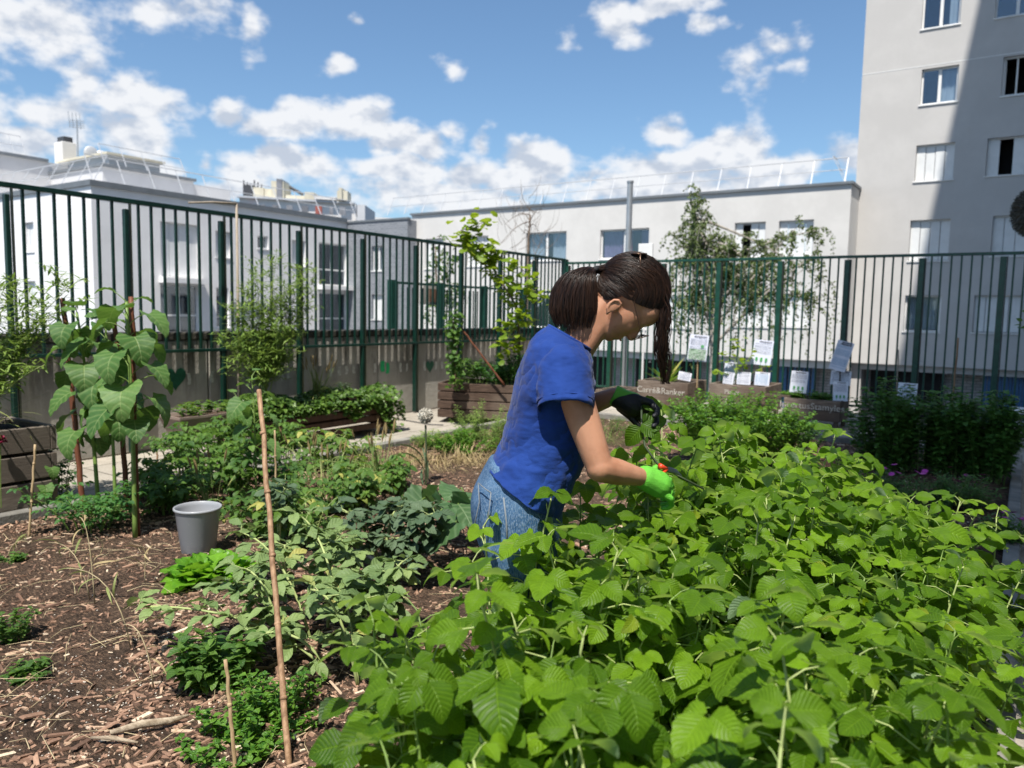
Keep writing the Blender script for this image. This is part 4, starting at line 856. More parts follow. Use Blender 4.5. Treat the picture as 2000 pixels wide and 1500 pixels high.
# terracotta-brown trough
flat('taupe_plastic', (.22, .165, .14), .5, .08, 8); tyy = -6.0
q = atx(398, 800, tyy); tr = thing('plant_trough', 'taupe plastic window-box trough with seedlings by the left wall', 'planter', (tyy, q[1], q[2]-.1)); m = MB()
w_, l_ = .16, .33
def ring(w, l, z): return [(-w, -l, z), (w, -l, z), (w, l, z), (-w, l, z)]
V = ring(.11, .27, -.11)+ring(w_, l_, .055)+ring(w_+.012, l_+.012, .055)+ring(w_+.012, l_+.012, .075)+ring(w_-.008, l_-.008, .075)+ring(w_-.02, l_-.02, .045)
F = [(3, 2, 1, 0)]
for k in range(5):
    for i in range(4): F.append((k*4+i, k*4+(i+1) % 4, k*4+4+(i+1) % 4, k*4+4+i))
m.raw(V, F); m.build('box', 'taupe_plastic', tr); m = MB(); m.raw(ring(w_-.02, l_-.02, .046), [(0, 1, 2, 3)]); m.build('soil', 'chips', tr)
m = MB()
for s_ in (-.2, .2): m.box((-.08, s_-.02, -q[2]+.11), (-.04, s_+.02, -.112)); m.box((.04, s_-.02, -q[2]+.11), (.08, s_+.02, -.112))
m.build('stand', 'dark_metal', tr)
# ---------- paper signs
flat('paper', (.62, .64, .74), .8, .04, 5); flat('paper_bright', (.72, .73, .80), .8, .04, 5); flat('ink', (.03, .03, .05), .8, .1, 5); flat('ink_grey', (.22, .24, .30), .8, .1, 5); flat('ink_blue', (.20, .35, .50), .8, .1, 5); flat('ink_green', (.06, .30, .08), .8, .2, 20)
nt = NT('garden_photo'); f = nt.noise(30, 5, .7); g = nt.noise(55, 4, .7); setb(nt, nt.mix(nt.ramp(g, .5, .6), nt.mix(nt.ramp(f, .4, .6), (.05, .12, .05), (.30, .42, .30)), (.42, .44, .42)), .6); MATS['garden_photo'] = nt.m
def paper(L, R, T, B, y, tilt, label, style='text', stick='grey_stick', mat='paper', foot=None, seed=0, lean=.12):
    rr = random.Random(seed); cx_, cy_ = (L+R)/2, (T+B)/2; c = aty(cx_, cy_, y); a = aty(L, cy_, y); b = aty(R, cy_, y); w = (b[0]-a[0]); h = aty(cx_, T, y)[2]-aty(cx_, B, y)[2]
    th = thing('paper_sign', label, 'sign', (c[0], c[1], foot if foot is not None else .3)); z0 = c[2]-(foot if foot is not None else .3)
    xa_ = np.array([math.cos(tilt), 0, -math.sin(tilt)]); za_ = norm(np.array([math.sin(tilt), lean, math.cos(tilt)])); na = np.cross(xa_, za_)
    def P(u, v, n=0.): return np.array([0, 0, z0])+xa_*u*w/2+za_*v*h/2-na*n*-1
    m = MB(); n = 6; V = [P(-1+2*i/n, s_, .004*math.sin(i*1.1+seed)+.0) for s_ in (-1, 1) for i in range(n+1)]+[P(-1+2*i/n, s_, .004*math.sin(i*1.1+seed)-.003) for s_ in (-1, 1) for i in range(n+1)]
    k = n+1; F = [(i, i+1, k+i+1, k+i) for i in range(n)]+[(2*k+i, 3*k+i, 3*k+i+1, 2*k+i+1) for i in range(n)]+[(i, 2*k+i, 2*k+i+1, i+1) for i in range(n)]+[(k+i, k+i+1, 3*k+i+1, 3*k+i) for i in range(n)]+[(0, k, 3*k, 2*k), (n, 2*k+n, 3*k+n, k+n)]
    m.raw(V, F); m.build('sheet', mat, th)
    sgn = 1 if na[1] < 0 else -1
    def strip(mm, u0, u1, v0, v1): 
        V = [P(u0, v0)+na*.0075*sgn, P(u1, v0)+na*.0075*sgn, P(u1, v1)+na*.0075*sgn, P(u0, v1)+na*.0075*sgn]; mm.raw(V, [(0, 1, 2, 3)])
    hd = MB(); tx = MB()
    for v in ((.86,) if style != 'big' else (.9, .78)):
        u = -.55+rr.uniform(0, .3)
        while u < .75: e = u+rr.uniform(.05, .16); strip(hd, u, e, v-.035-rr.uniform(0, .02), v+.03+rr.uniform(0, .03)); u = e+rr.uniform(.02, .05)
    v = .66
    while v > (-.1 if style in ('photo', 'draw') else -.85):
        if rr.random() < .86:
            u = -.85
            while u < .8: e = min(.85, u+rr.uniform(.1, .5)); strip(tx, u, e, v-.014, v+.014); u = e+.04
        v -= .085
    hd.build('heading', 'ink', th); tx.build('writing', 'ink_grey' if seed % 3 else 'ink_blue', th)
    if style == 'photo': mm = MB(); strip(mm, -.92, .92, -.95, -.12); mm.build('printed_photo', 'garden_photo', th); mm = MB(); strip(mm, .3, .62, .0, .22); mm.build('green_logo', 'ink_green', th)
    if style == 'draw':
        for ux in (-.6, -.1, .4): mm = MB(); strip(mm, ux, ux+.24, -.70, -.42); strip(mm, ux+.1, ux+.14, -.9, -.701); mm.build('plant_drawing', 'ink_green', th)
    if stick:
        mm = MB(); mm.tube([(0, .012, 0), tuple(P(0, -.2)+np.array([0, .012, 0])), tuple(P(0, 1.05)+np.array([0, .012, 0]))], .009, sides=6); mm.build('stick', stick, th)
    return th
paper(1345, 1382, 654, 704, 10.2, .06, 'tall white paper sign with a green garden photo on a wooden stick', 'photo', 'bamboo_tan', foot=.35, seed=1)
paper(1325, 1350, 727, 743, 10.0, .12, 'small white label card lying in the crate of the yucca', 'text', None, 'paper_bright', foot=.4, seed=2)
paper(1414, 1437, 707, 748, 10.45, .02, 'upper left white note, behind the row of papers in the fig crate', 'text', None, foot=.4, seed=3)
paper(1413, 1433, 727, 750, 10.2, .08, 'narrow white paper at the left end of the row in the fig crate', 'text', 'grey_stick', 'paper_bright', foot=.35, seed=4)
paper(1439, 1466, 727, 751, 10.2, .0, 'middle white paper in the fig crate, dappled with shadow', 'text', None, 'paper_bright', foot=.35, seed=5)
paper(1474, 1503, 727, 753, 10.15, .03, 'right white paper of the row in the fig crate', 'text', 'grey_stick', 'paper_bright', foot=.35, seed=6)
paper(1470, 1508, 664, 713, 10.4, .09, 'large white poster with small plant drawings above the fig crate', 'draw', 'bamboo_tan', foot=.35, seed=7)
paper(1544, 1577, 725, 767, 9.95, .04, 'white paper poster standing alone in the rightmost crate', 'draw', 'grey_stick', 'paper_bright', foot=.35, seed=8)
paper(1627, 1660, 666, 725, 10.0, .24, 'strongly tilted white poster, highest on the rightmost crate', 'big', 'dark_metal', foot=.35, seed=9)
paper(1622, 1662, 724, 752, 10.05, .03, 'white sheet with bold heading just below the tilted poster', 'big', None, 'paper_bright', foot=.35, seed=10)
paper(1627, 1656, 745, 783, 9.9, -.04, 'lowest white sheet hanging at the end of the rightmost crate', 'draw', None, 'paper_bright', foot=.3, seed=11)
paper(1752, 1790, 748, 800, 8.3, .02, 'white poster half hidden behind the tall dark mint', 'text', 'grey_stick', 'paper_bright', foot=.0, seed=12)
q = aty(1757, 720, 8.4); stake('thin_cane', 'thin cane rising out of the dark mint left of the fence post', (q[0], 8.4, 0), aty(1755, 683, 8.4), .007, 'grey_stick', nodes=False)
q = aty(1862, 720, 8.2); stake('thin_cane', 'paired brown canes rising out of the middle of the dark mint', (q[0], 8.2, 0), aty(1872, 660, 8.2), .009, 'bamboo', nodes=False)
# bench corner at right edge
q = aty(1972, 803, 9.8); m = MB(); m.box((q[0], 9.8, q[2]-.02), (q[0]+.9, 10.2, q[2]+.015), bev=.006); t = thing('white_bench', 'white slatted bench end at the right edge behind the mint', 'bench', (q[0]+.4, 10, 0)); m.build('seat', 'white_paint', t)
m = MB(); m.box((q[0]+.05, 9.82, q[2]-.14), (q[0]+.9, 9.86, q[2]-.11), bev=.004); m.build('rail', 'white_paint', t)
for s_ in (.06, .8): m = MB(); m.box((q[0]+s_, 9.87, .004), (q[0]+s_+.05, 10.1, q[2]-.021), bev=.004); m.build('leg', 'old_brown_wood', t)
fixkids(t)
# ================================================================= mulch chips
CHIP = (np.array([(-.5,-.5,0),(.5,-.42,0),(.42,.5,0),(-.45,.44,0),(-.42,-.44,1),(.44,-.36,1),(.36,.4,1),(-.4,.38,1)], float), [(4,5,6,7),(0,1,5,4),(1,2,6,5),(2,3,7,6),(3,0,4,7)], np.zeros((8, 2)))
m = MB(); rv.seed(3); n = 0
class _C: pass
def chip(m, x, y, L, wd, th, r):
    a = RU(0, 6.28); d = np.array([math.cos(a), math.sin(a), RU(-.22, .3)]); z = norm(np.array([RU(-.3, .3), RU(-.3, .3), 1])); yv = norm(d); z = norm(z-yv*(z@yv)); xv = np.cross(yv, z)
    m.batch.setdefault(id(CHIP), (CHIP, []))[1].append((np.array([xv*wd, yv*L, z*th]), np.array([x, y, soilz(x, y)-.002+abs(d[2])*L*.3]), r))
N = 0
while N < 46000:
    y = .5+8.1*R_()**1.7; x = RU(-5.0, -.1)
    if x > -1.15 and y < 3.3 and R_() < .9: continue
    v = mnoise.noise(Vector((x*.9, y*.9, 5)))
    if v < -.12 and R_() < .72: continue
    s_ = RU(.009, .024) if R_() < .5 else (RU(.022, .05) if R_() < .88 else RU(.05, .10)); chip(m, x, y, s_, s_*(RU(.2, .5) if s_ < .03 else RU(.10, .26)), RU(.002, .007), min(1, abs(rv.gauss(.48, .27)))); N += 1
o = m.build('wood_chip_mulch', 'chips'); tag(o, kind='stuff', label='brown and tan wood chips scattered over the soil', cat='mulch')
m = MB(); flat('perlite', (.55, .50, .43), .9, .2, 40)
for i in range(1600):
    c = rv.choice(((-2.7, 1.9, .55), (-2.35, 1.35, .5), (-3.2, 2.6, .6), (-2.6, 1.2, .4))); x = rv.gauss(c[0], c[2]*.6); y = rv.gauss(c[1], c[2]*.5); s_ = RU(.002, .006); chip(m, x, y, s_, s_*.8, s_*.6, .9)
tag(m.build('soil_grit', 'perlite'), kind='stuff', label='pale grit specks in the dark soil', cat='grit')
m = MB()
for i in range(520):
    x = RU(-4.8, -1.3); y = .7+3.6*R_()**1.3; L = RU(.06, .28); a = RU(0, 6.28); z = soilz(x, y)+.008; c = RU(-.4, .4)
    m.tube([(x, y, z), (x+L*.5*math.cos(a), y+L*.5*math.sin(a), z+.006+RU(0, .012)), (x+L*math.cos(a+c), y+L*math.sin(a+c), z)], RU(.0008, .002), .0006, 4, cap=False)
flat('straw', (.42, .34, .20), .8, .3, 20); tag(m.build('dry_straw', 'straw'), kind='stuff', label='dry straw and thin stems lying on the mulch', cat='straw')
wood('driftwood', (.20, .15, .10), (.46, .38, .28), .85, axis=(3, 25, 25))
b = G(292, 1418, .05); m = MB(); m.tube([(-.06, -.09, 0), (-.01, -.02, .012), (.04, .045, .01), (.07, .09, .018)], 1, radii=[.008, .014, .012, .004], sides=7, flat=.6); o = m.build('wood_piece', 'driftwood', smooth=True); o.location = b; tag(o, 'pale splintered stick of wood lying on the mulch in the lower left', 'wood piece')
b = G(215, 1450, .05); m = MB(); m.tube([(-.07, -.02, 0), (0, .005, .012), (.08, .04, .008)], 1, radii=[.004, .008, .004], sides=6); o = m.build('wood_piece', 'driftwood', smooth=True); o.location = b; tag(o, 'thin tan stick lying below the splintered wood near the lower left corner', 'wood piece')
# ================================================================= sunflowers
def sunflower(name, label, base, toppx, H_r, n, sz, seed, nod=False, mat='sunflower_leaf', explicit=None, r0=.014):
    rv.seed(seed); t = thing(name, label, 'sunflower', base, 0); D = (base-CP) @ CF; top = atd(*toppx, D)-base; P = bez((0, 0, 0), (top[0]*.2+.02, top[1]*.2, top[2]*.5), top, 14)
    st = MB(); lf = MB(); st.tube(P, r0, r0*.55, 8); az_ = RU(0, 6.28)
    for i in range(n):
        f = H_r+(1-H_r)*i/(n-1); k = f*(len(P)-1.001); p = P[int(k)]+(P[int(k)+1]-P[int(k)])*(k-int(k)); az_ += 2.4+RU(-.35, .35); d = np.array([math.cos(az_), math.sin(az_), 0]); last = i > n-4
        pet = sz*RU(.45, .8)*(.5 if last else 1); q = p+d*pet*.9+[0, 0, pet*(.5 if not last else .8)]; st.tube(bez(p, p+d*pet*.4+[0, 0, pet*.5], q, 5), .0035, .002, 5, cap=False)
        dd = norm(d*.75+[0, 0, -.35 if not last else .5]); lf.leaf(rv.choice(T_SUN), q, dd, norm(UP+d*.5+rdir()*.2), sz*RU(.75, 1.15)*(.6 if last else 1), R_(), 1)
    st.build('stem', 'stem_green', t, smooth=True); lf.build('leaves', mat, t, smooth=True); return t
sunflower('sunflower', 'tallest sunflower with a thick green stem and big drooping leaves, right of the poles', G(264, 1056), (247, 590), .45, 22, .20, 1, r0=.015)
sunflower('sunflower', 'sunflower with curling leaves leaning beside the leftmost dark pole', G(193, 1015), (150, 610), .35, 18, .20, 2, r0=.014)
sunflower('sunflower', 'sunflower standing between the middle and right dark poles', G(226, 1015), (205, 625), .45, 17, .20, 3, r0=.012)
sunflower('sunflower', 'small young sunflower in front of the left wooden planter', G(82, 1000), (92, 880), .3, 9, .12, 4, r0=.007)
sunflower('sunflower', 'slender sunflower with heart leaves just left of the thick foreground stake', G(500, 990), (492, 735), .45, 10, .15, 5, r0=.007)
sunflower('sunflower', 'short sunflower with pale upright heart leaves in front of the taupe trough', G(438, 905), (462, 775), .3, 10, .17, 6, r0=.007)
# ================================================================= willow-like shrubs
def shrub_narrow(label, cat, base, tops, seed, n=16, sz=.10, H0=.15, mat='willow_leaf', name='willow_shrub', stem='stem_pale', bushy=5):
    rv.seed(seed); t = thing(name, label, cat, base); D = (base-CP) @ CF; st = MB(); lf = MB()
    for (px, py, dd) in tops:
        top = atd(px, py, D+dd)-base; P = bez((RU(-.04, .04), RU(-.04, .04), 0), (top[0]*.35, top[1]*.35, top[2]*.6), top, 14); st.tube(P, .006, .0015, 6)
        for i in range(n):
            f = H0+(1-H0)*i/n; k = f*(len(P)-1.001); p = P[int(k)]+(P[int(k)+1]-P[int(k)])*(k-int(k)); a = RU(0, 6.28); e_ = RU(.2, .9); L = RU(.12, .34)*(1.1-.5*f)*bushy/5
            d = np.array([math.cos(a)*math.cos(e_), math.sin(a)*math.cos(e_), math.sin(e_)]); B = bez(p, p+d*L*.6, p+d*L+[0, 0, -.05*L], 6); leafy_stem(st, lf, B, T_LAN, 11, sz, .1, (-.2, .9), r0=.0016, r1=.0007, rr=(0, 1))
    st.build('stems', stem, t, smooth=True); lf.build('leaves', mat, t, smooth=True); return t
shrub_narrow('airy willow-like shrub with narrow pale green leaves in front of the left fence, centre left', 'shrub', np.array([-6.05, 4.75, .5]), [(470, 560, 0), (500, 520, .1), (540, 500, 0), (590, 520, .2), (560, 560, -.1), (520, 600, 0), (470, 640, 0), (600, 600, .1), (560, 640, -.2), (430, 660, 0), (610, 560, .2), (560, 690, -.1), (620, 530, .1), (500, 600, .1), (540, 580, 0), (580, 650, .1), (450, 600, 0)], 21, n=38, sz=.085)
shrub_narrow('feathery bamboo growing from the left wooden planter', 'bamboo', np.array([xa[0]-.35, fy-.4, zt_-.1]), [(10, 560, 0), (40, 540, .2), (130, 530, .1), (155, 545, .3), (90, 620, 0), (-20, 600, -.1), (60, 640, .2), (120, 640, .1), (30, 700, 0), (165, 580, .2), (70, 720, -.1)], 22, n=26, sz=.085, name='bamboo_plant', bushy=4)
def grassy(label, cat, loc, n, h, spread, mat, seed, tp=None, w=1., name='grass_tuft', heads=0, group=None, lean=.5):
    rv.seed(seed); t = thing(name, label, cat, loc, 0, group); lf = MB()
    for i in range(n):
        a = RU(0, 6.28); q = spread*math.sqrt(R_()); e_ = math.pi/2-lean*R_(); d = np.array([math.cos(a)*math.cos(e_), math.sin(a)*math.cos(e_), math.sin(e_)]); side = np.cross(d, UP)+rdir()*.2
        z = norm(-np.array([math.cos(a), math.sin(a), 0])*.9+UP*.4); lf.leaf(rv.choice(tp or T_BLADE), (q*math.cos(a*1.7), q*math.sin(a*1.7), 0), d, z, h*RU(.55, 1.1), R_(), w)
    lf.build('blades', mat, t, smooth=True)
    if heads:
        hd = MB(); st = MB()
        for i in range(heads):
            a = RU(0, 6.28); q = spread*R_(); b = np.array([q*math.cos(a), q*math.sin(a), 0]); top = b+np.array([math.cos(a)*RU(.02, .15), math.sin(a)*RU(.02, .15), h*RU(.85, 1.15)]); st.tube(bez(b, b*.7+top*.3+[0, 0, h*.15], top, 6), .0016, .001, 4, cap=False)
            u = norm(top-b); hd.tube([top-u*.01, top+u*.02, top+u*.05, top+u*.08], 1, radii=[.002, .007, .006, .001], sides=6)
            for k in range(14): hd.leaf(T_BLADE[0], top+u*(.005*k), norm(u+rdir()*.35), rdir(), .045, .9, .5)
        st.build('stalks', 'stem_pale', t); hd.build('seed_heads', 'dry_grass', t)
    return t
q = atx(625, 770, px0-.25); ipz = zt2
grassy('clump of pale upright grass ears growing in the ivy planter', 'grass', (q[0], q[1], ipz-.02), 55, .42, .07, 'grass_leaf', 31, heads=16, w=1.3, lean=.35)
q = atx(670, 760, px0-.3); bush('grey_herb', 'small grey-green herb behind the ears in the ivy planter', 'herb', (q[0], q[1], ipz-.02), .12, .22, 14, 'sage_leaf', T_SM, .035, 10)
grassy('coarse grass leaves inside the left wooden planter', 'grass', (xa[0]-.3, fy-.45, zt_-.05), 120, .42, .2, 'grass_leaf', 32, w=1.4, lean=.8)
grassy('tall pale green rye stalks with ears in the middle of the bed', 'grass', G(742, 968), 60, .42, .08, 'grass_leaf', 33, heads=10, w=1.1, lean=.45)
grassy('second clump of yellowing rye stalks just left of the tallest ears', 'grass', G(722, 935), 36, .38, .07, 'grass_leaf', 34, heads=5, w=1.1, lean=.5)
# ivy over the planter
rv.seed(41); t = thing('ivy', 'bushy green ivy spilling over the front of the long dark planter', 'ivy', (px0-.2, (a0[1]+a1[1])/2, ipz)); lf = MB(); st = MB(); L_ = a1[1]-a0[1]
for i in range(3300):
    u = R_(); y = (u-.5)*(L_+.2)*1.02; w_ = R_()
    if w_ < .62: x = RU(-.36, .22); z = .03+.10*(1-((x+.05)/.34)**2)*RU(.4, 1)+.035*math.sin(y*7); 
    else:
        if u < .50: hang = .05+.05*R_()
        else: hang = .42*min(1, (u-.50)*4)*(.6+.4*math.sin(y*9)) ; hang = max(.05, hang)
        x = RU(.2, .27); z = .04-hang*R_()
    d = norm(np.array([RU(.1, 1), RU(-.7, .7), RU(-.8, .5)])); lf.leaf(T_IVY[0], (x, y, z), d, norm(np.array([.5, RU(-.4, .4), .9])+rdir()*.4), RU(.028, .055), R_(), 1)
for i in range(60):
    y = RU(-.5, .5)*L_; st.tube(bez((-.1, y, .05), (.2, y+RU(-.1, .1), .1), (RU(.22, .3), y+RU(-.1, .15), -RU(.05, .35 if y > .2 else .08)), 6), .002, .0015, 4)
st.build('stems', 'stem_brown', t); lf.build('leaves', 'ivy_leaf', t, smooth=True)
# ================================================================= bed plants
def compound(name, label, cat, loc, n, h, rad, mat, tpls, sz, seed, stem='stem_green', nl=5, el=(.2, .9), group=None, r0=.004, pet=.07, rr=(0, 1), lean=1.):
    rv.seed(seed); t = thing(name, label, cat, loc, 0, group); st = MB(); lf = MB()
    for i in range(n):
        a = RU(0, 6.28); q = rad*math.sqrt(R_()); P = bez((q*.35*math.cos(a), q*.35*math.sin(a), 0), (q*.6*math.cos(a), q*.6*math.sin(a), h*.7), (q*1.1*math.cos(a)*lean, q*1.1*math.sin(a)*lean, h*RU(.6, 1)), 8); st.tube(P, r0, r0*.4, 6, cap=False); az_ = RU(0, 6.28); m_ = 7
        for j in range(m_):
            f = .2+.8*j/(m_-1); k = f*(len(P)-1.001); p = P[int(k)]+(P[int(k)+1]-P[int(k)])*(k-int(k)); az_ += 2.4; e_ = RU(*el); d = np.array([math.cos(az_)*math.cos(e_), math.sin(az_)*math.cos(e_), math.sin(e_)]); trifol(st, lf, p, d, pet*RU(.7, 1.2), sz*RU(.75, 1.15), tpls, mat_r=RU(*rr), nl=nl)
    st.build('stems', stem, t, smooth=True); lf.build('leaves', mat, t, smooth=True); return t
compound('tomato_plant', 'low feathery tomato plant at the foot of the sunflowers', 'tomato plant', G(175, 1040), 16, .26, .30, 'tomato_leaf', T_SM, .045, 51, nl=7, pet=.1)
compound('tomato_plant', 'small tomato seedling against the left planter', 'tomato plant', G(120, 985), 8, .30, .16, 'tomato_leaf', T_SM, .04, 52, nl=7, pet=.09)
for i, (px, py, h, r, nst, lab) in enumerate([(355, 935, .42, .26, 14, 'bushy potato plant right of the sunflower poles'), (410, 965, .40, .26, 13, 'potato plant directly behind the bucket'), (330, 1010, .26, .20, 10, 'low potato plant left of the bucket, in the shade'), (455, 985, .42, .24, 13, 'leafy potato plant between the bucket and the thick stake'),
     (440, 915, .45, .24, 12, 'potato plant under the taupe trough'), (560, 905, .40, .26, 13, 'potato plant before the dark planter, right of the thick stake'), (545, 980, .28, .2, 10, 'low potato plant beside the slim reddish cane')]):
    compound('potato_plant', lab, 'potato plant', G(px, py), nst, h, r, 'potato_leaf', T_OV, .065, 60+i, nl=5, pet=.08)
for i, (px, py, h, r, nst, lab) in enumerate([(620, 930, .36, .26, 11, 'yellowing bean plant before the middle of the dark planter'), (680, 925, .34, .24, 10, 'bean plant with arching yellow stems left of the rye'), (655, 960, .26, .2, 8, 'low bean plant trailing on the mulch')]):
    compound('bean_plant', lab, 'bean plant', G(px, py), nst, h, r, 'bean_leaf', T_OV, .07, 80+i, nl=3, pet=.09, stem='stem_pale', r0=.006, rr=(.2, 1))
# fava beans
def fava(label, base, tip, n, sz, seed, mat='fava_leaf', r0=.007, nst=1, spread=.0, rr=(0, 1), den=13):
    rv.seed(seed); base = np.array(base, float); D = (base-CP) @ CF; t = thing('broad_bean_plant', label, 'broad bean', base); st = MB(); lf = MB()
    for s_ in range(nst):
        top = atd(tip[0]+RU(-1, 1)*spread, tip[1]+RU(-1, 1)*spread*.6, D+(tip[2] if len(tip) > 2 else 0)+RU(-.1, .1)*(spread > 0))-base; P = bez((0, 0, 0), (top[0]*.35, top[1]*.35, top[2]*.75+.1), top, 12); st.tube(P, r0, r0*.6, 4); az_ = RU(0, 6.28)
        for i in range(den):
            f = .25+.75*i/(den-1); k = f*(len(P)-1.001); p = P[int(k)]+(P[int(k)+1]-P[int(k)])*(k-int(k)); az_ += 2.6; e_ = RU(0, .6); d = np.array([math.cos(az_)*math.cos(e_), math.sin(az_)*math.cos(e_), math.sin(e_)])
            q = p+d*.05; st.tube([p, q], .002, .0015, 4, cap=False); side = norm(np.cross(d, UP)); r = RU(*rr)
            for u in (-1, 1): lf.leaf(rv.choice(T_OVF), q, norm(d*.6+side*u*.7+[0, 0, RU(-.35, .15)]), norm(UP+rdir()*.5), sz*RU(.8, 1.15), min(1, r+RU(-.05, .05)), 1)
            lf.leaf(rv.choice(T_OVF), q-d*.02, norm(d+[0, 0, RU(-.3, .2)]), norm(UP+rdir()*.5), sz*RU(.8, 1.1), r, 1)
    st.build('stem', 'stem_pale', t, smooth=True); lf.build('leaves', mat, t, smooth=True); return t
bz = G(690, 1330)
fava('broad bean stem lying to the left with grey-green leaves, lowest over the mulch', G(640, 1310), (270, 1185, .1), 13, .085, 91, rr=(0, .9), den=15)
fava('broad bean plant with pale leaves right behind the thick foreground stake', G(610, 1260), (470, 1040, .2), 13, .08, 92, rr=(.2, .96), den=14)
fava('broad bean stem rising at a slant right of the thick stake', G(680, 1290), (590, 1010, .3), 13, .08, 93, rr=(.3, .92))
fava('drooping broad bean with yellow nibbled leaves low by the stake', G(650, 1330), (500, 1240, 0), 10, .075, 94, rr=(.6, .97), den=10)
fava('broad bean tangle at the foot of the raspberries', G(700, 1350), (640, 1150, .1), 10, .075, 95, nst=2, spread=40, rr=(.3, .97), den=10)
fava('dense dark grey-green bean clump left of the jeans', G(745, 1130), (720, 985, .1), 12, .085, 96, mat='sage_leaf', nst=7, spread=75, den=11)
fava('second dark grey-green bean clump in front of the person', G(800, 1150), (810, 1030, 0), 12, .085, 97, mat='sage_leaf', nst=6, spread=60, den=10)
fava('leafy bean with dark leaves between the two canes', G(545, 1090), (545, 950, .0), 10, .075, 98, mat='sage_leaf', nst=3, spread=22, den=9)
fava('pale broad bean sprawl between the short cane and the thick stake', G(560, 1300), (420, 1120, .1), 12, .08, 921, nst=3, spread=55, rr=(.2, .96), den=12)
fava('broad bean leaves right of the lettuces', G(560, 1180), (540, 1060, .1), 12, .075, 922, nst=3, spread=45, rr=(.3, .95), den=11)
fava('yellow-green bean stems leaning away from the thick stake to the right', G(640, 1240), (620, 1080, .1), 12, .075, 923, nst=3, spread=50, rr=(.3, .97), den=11)
fava('low bean growth between the rye and the dark clump', G(690, 1180), (670, 1060, .1), 12, .07, 924, nst=3, spread=40, rr=(.0, .9), den=11)
fava('large broad bean mass at the left foot of the raspberry row', G(740, 1290), (720, 1130, .0), 12, .085, 925, nst=5, spread=70, rr=(.1, .95), den=12)
compound('bean_plant', 'yellow-stemmed bean plant beside the first canes of the row', 'bean plant', G(600, 1075), 9, .30, .2, 'bean_leaf', T_OV, .07, 88, nl=3, pet=.09, stem='stem_pale', r0=.006, rr=(.2, 1))
compound('potato_plant', 'young potato plant standing on the mulch behind the dark bean clump', 'potato plant', G(660, 1010), 8, .22, .16, 'potato_leaf', T_OV, .06, 89, nl=5, pet=.07)
for i, (px, py, h, r, nst, mt, lab) in enumerate(((700, 1005, .30, .2, 10, 'bean_leaf', 'light green bean plant just left of the squash leaves'), (560, 1035, .28, .2, 10, 'potato_leaf', 'potato plant to the right of the slim reddish cane, nearest the beans'), (780, 975, .26, .18, 9, 'potato_leaf', 'small potato plant left of the allium stalk'), (500, 1060, .26, .18, 9, 'bean_leaf', 'light bean plant just left of the thick stake, behind the lettuces'), (300, 985, .30, .2, 10, 'potato_leaf', 'potato plant at the foot of the right-hand dark pole'))):
    compound('leafy_vegetable', lab, 'vegetable plant', G(px, py), nst, h, r, mt, T_OV, .065, 500+i, nl=5, pet=.08, stem='stem_pale')
for i, (px, py, lab) in enumerate(((640, 1000, 'wispy pale grass stalks between the stake and the dark bean clump'), (590, 960, 'wispy grass stalks right of the thick stake'), (420, 1010, 'thin wispy stalks hanging over the bucket rim'))):
    grassy(lab, 'grass', G(px, py), 26, .36, .07, 'grass_leaf', 520+i, heads=6, lean=.7)
# squash
rv.seed(101); t = thing('squash_plant', 'big rough grey-green squash leaves behind the person', 'squash', G(890, 1000)); st = MB(); lf = MB()
for (px, py, s_) in ((905, 960, .22), (870, 985, .20), (925, 985, .19), (850, 965, .17), (890, 1020, .20), (825, 975, .15), (860, 1000, .17), (895, 985, .18)):
    q = atz(px, py, .34)-np.array(t.location); st.tube(bez((0, 0, 0), (q[0]*.4, q[1]*.4, q[2]*.9), q, 6), .006, .004, 6); lf.leaf(T_SQ[0], q, norm(np.array([RU(-1, 1), RU(-1, .6), RU(-.5, .2)])), norm(UP+rdir()*.75), s_, R_(), 1)
st.build('stems', 'stem_green', t); lf.build('leaves', 'squash_leaf', t, smooth=True)
# lettuce
for i, (px, py, s_, lab) in enumerate(((395, 1150, .15, 'bright green lettuce rosette in front of the bucket'), (445, 1135, .13, 'bright green lettuce right of the biggest rosette'))):
    rv.seed(110+i); t = thing('lettuce', lab, 'lettuce', G(px, py)); lf = MB()
    for k in range(38): a = k*2.4; e_ = .55+.85*k/38; d = np.array([math.cos(a)*math.cos(e_), math.sin(a)*math.cos(e_), math.sin(e_)]); lf.leaf(rv.choice(T_LET), d*.01, d, norm(UP-d*.3+rdir()*.25), s_*RU(1.1, 1.7)*(1-.2*k/38), R_(), 1)
    lf.build('leaves', 'lettuce_leaf', t, smooth=True)
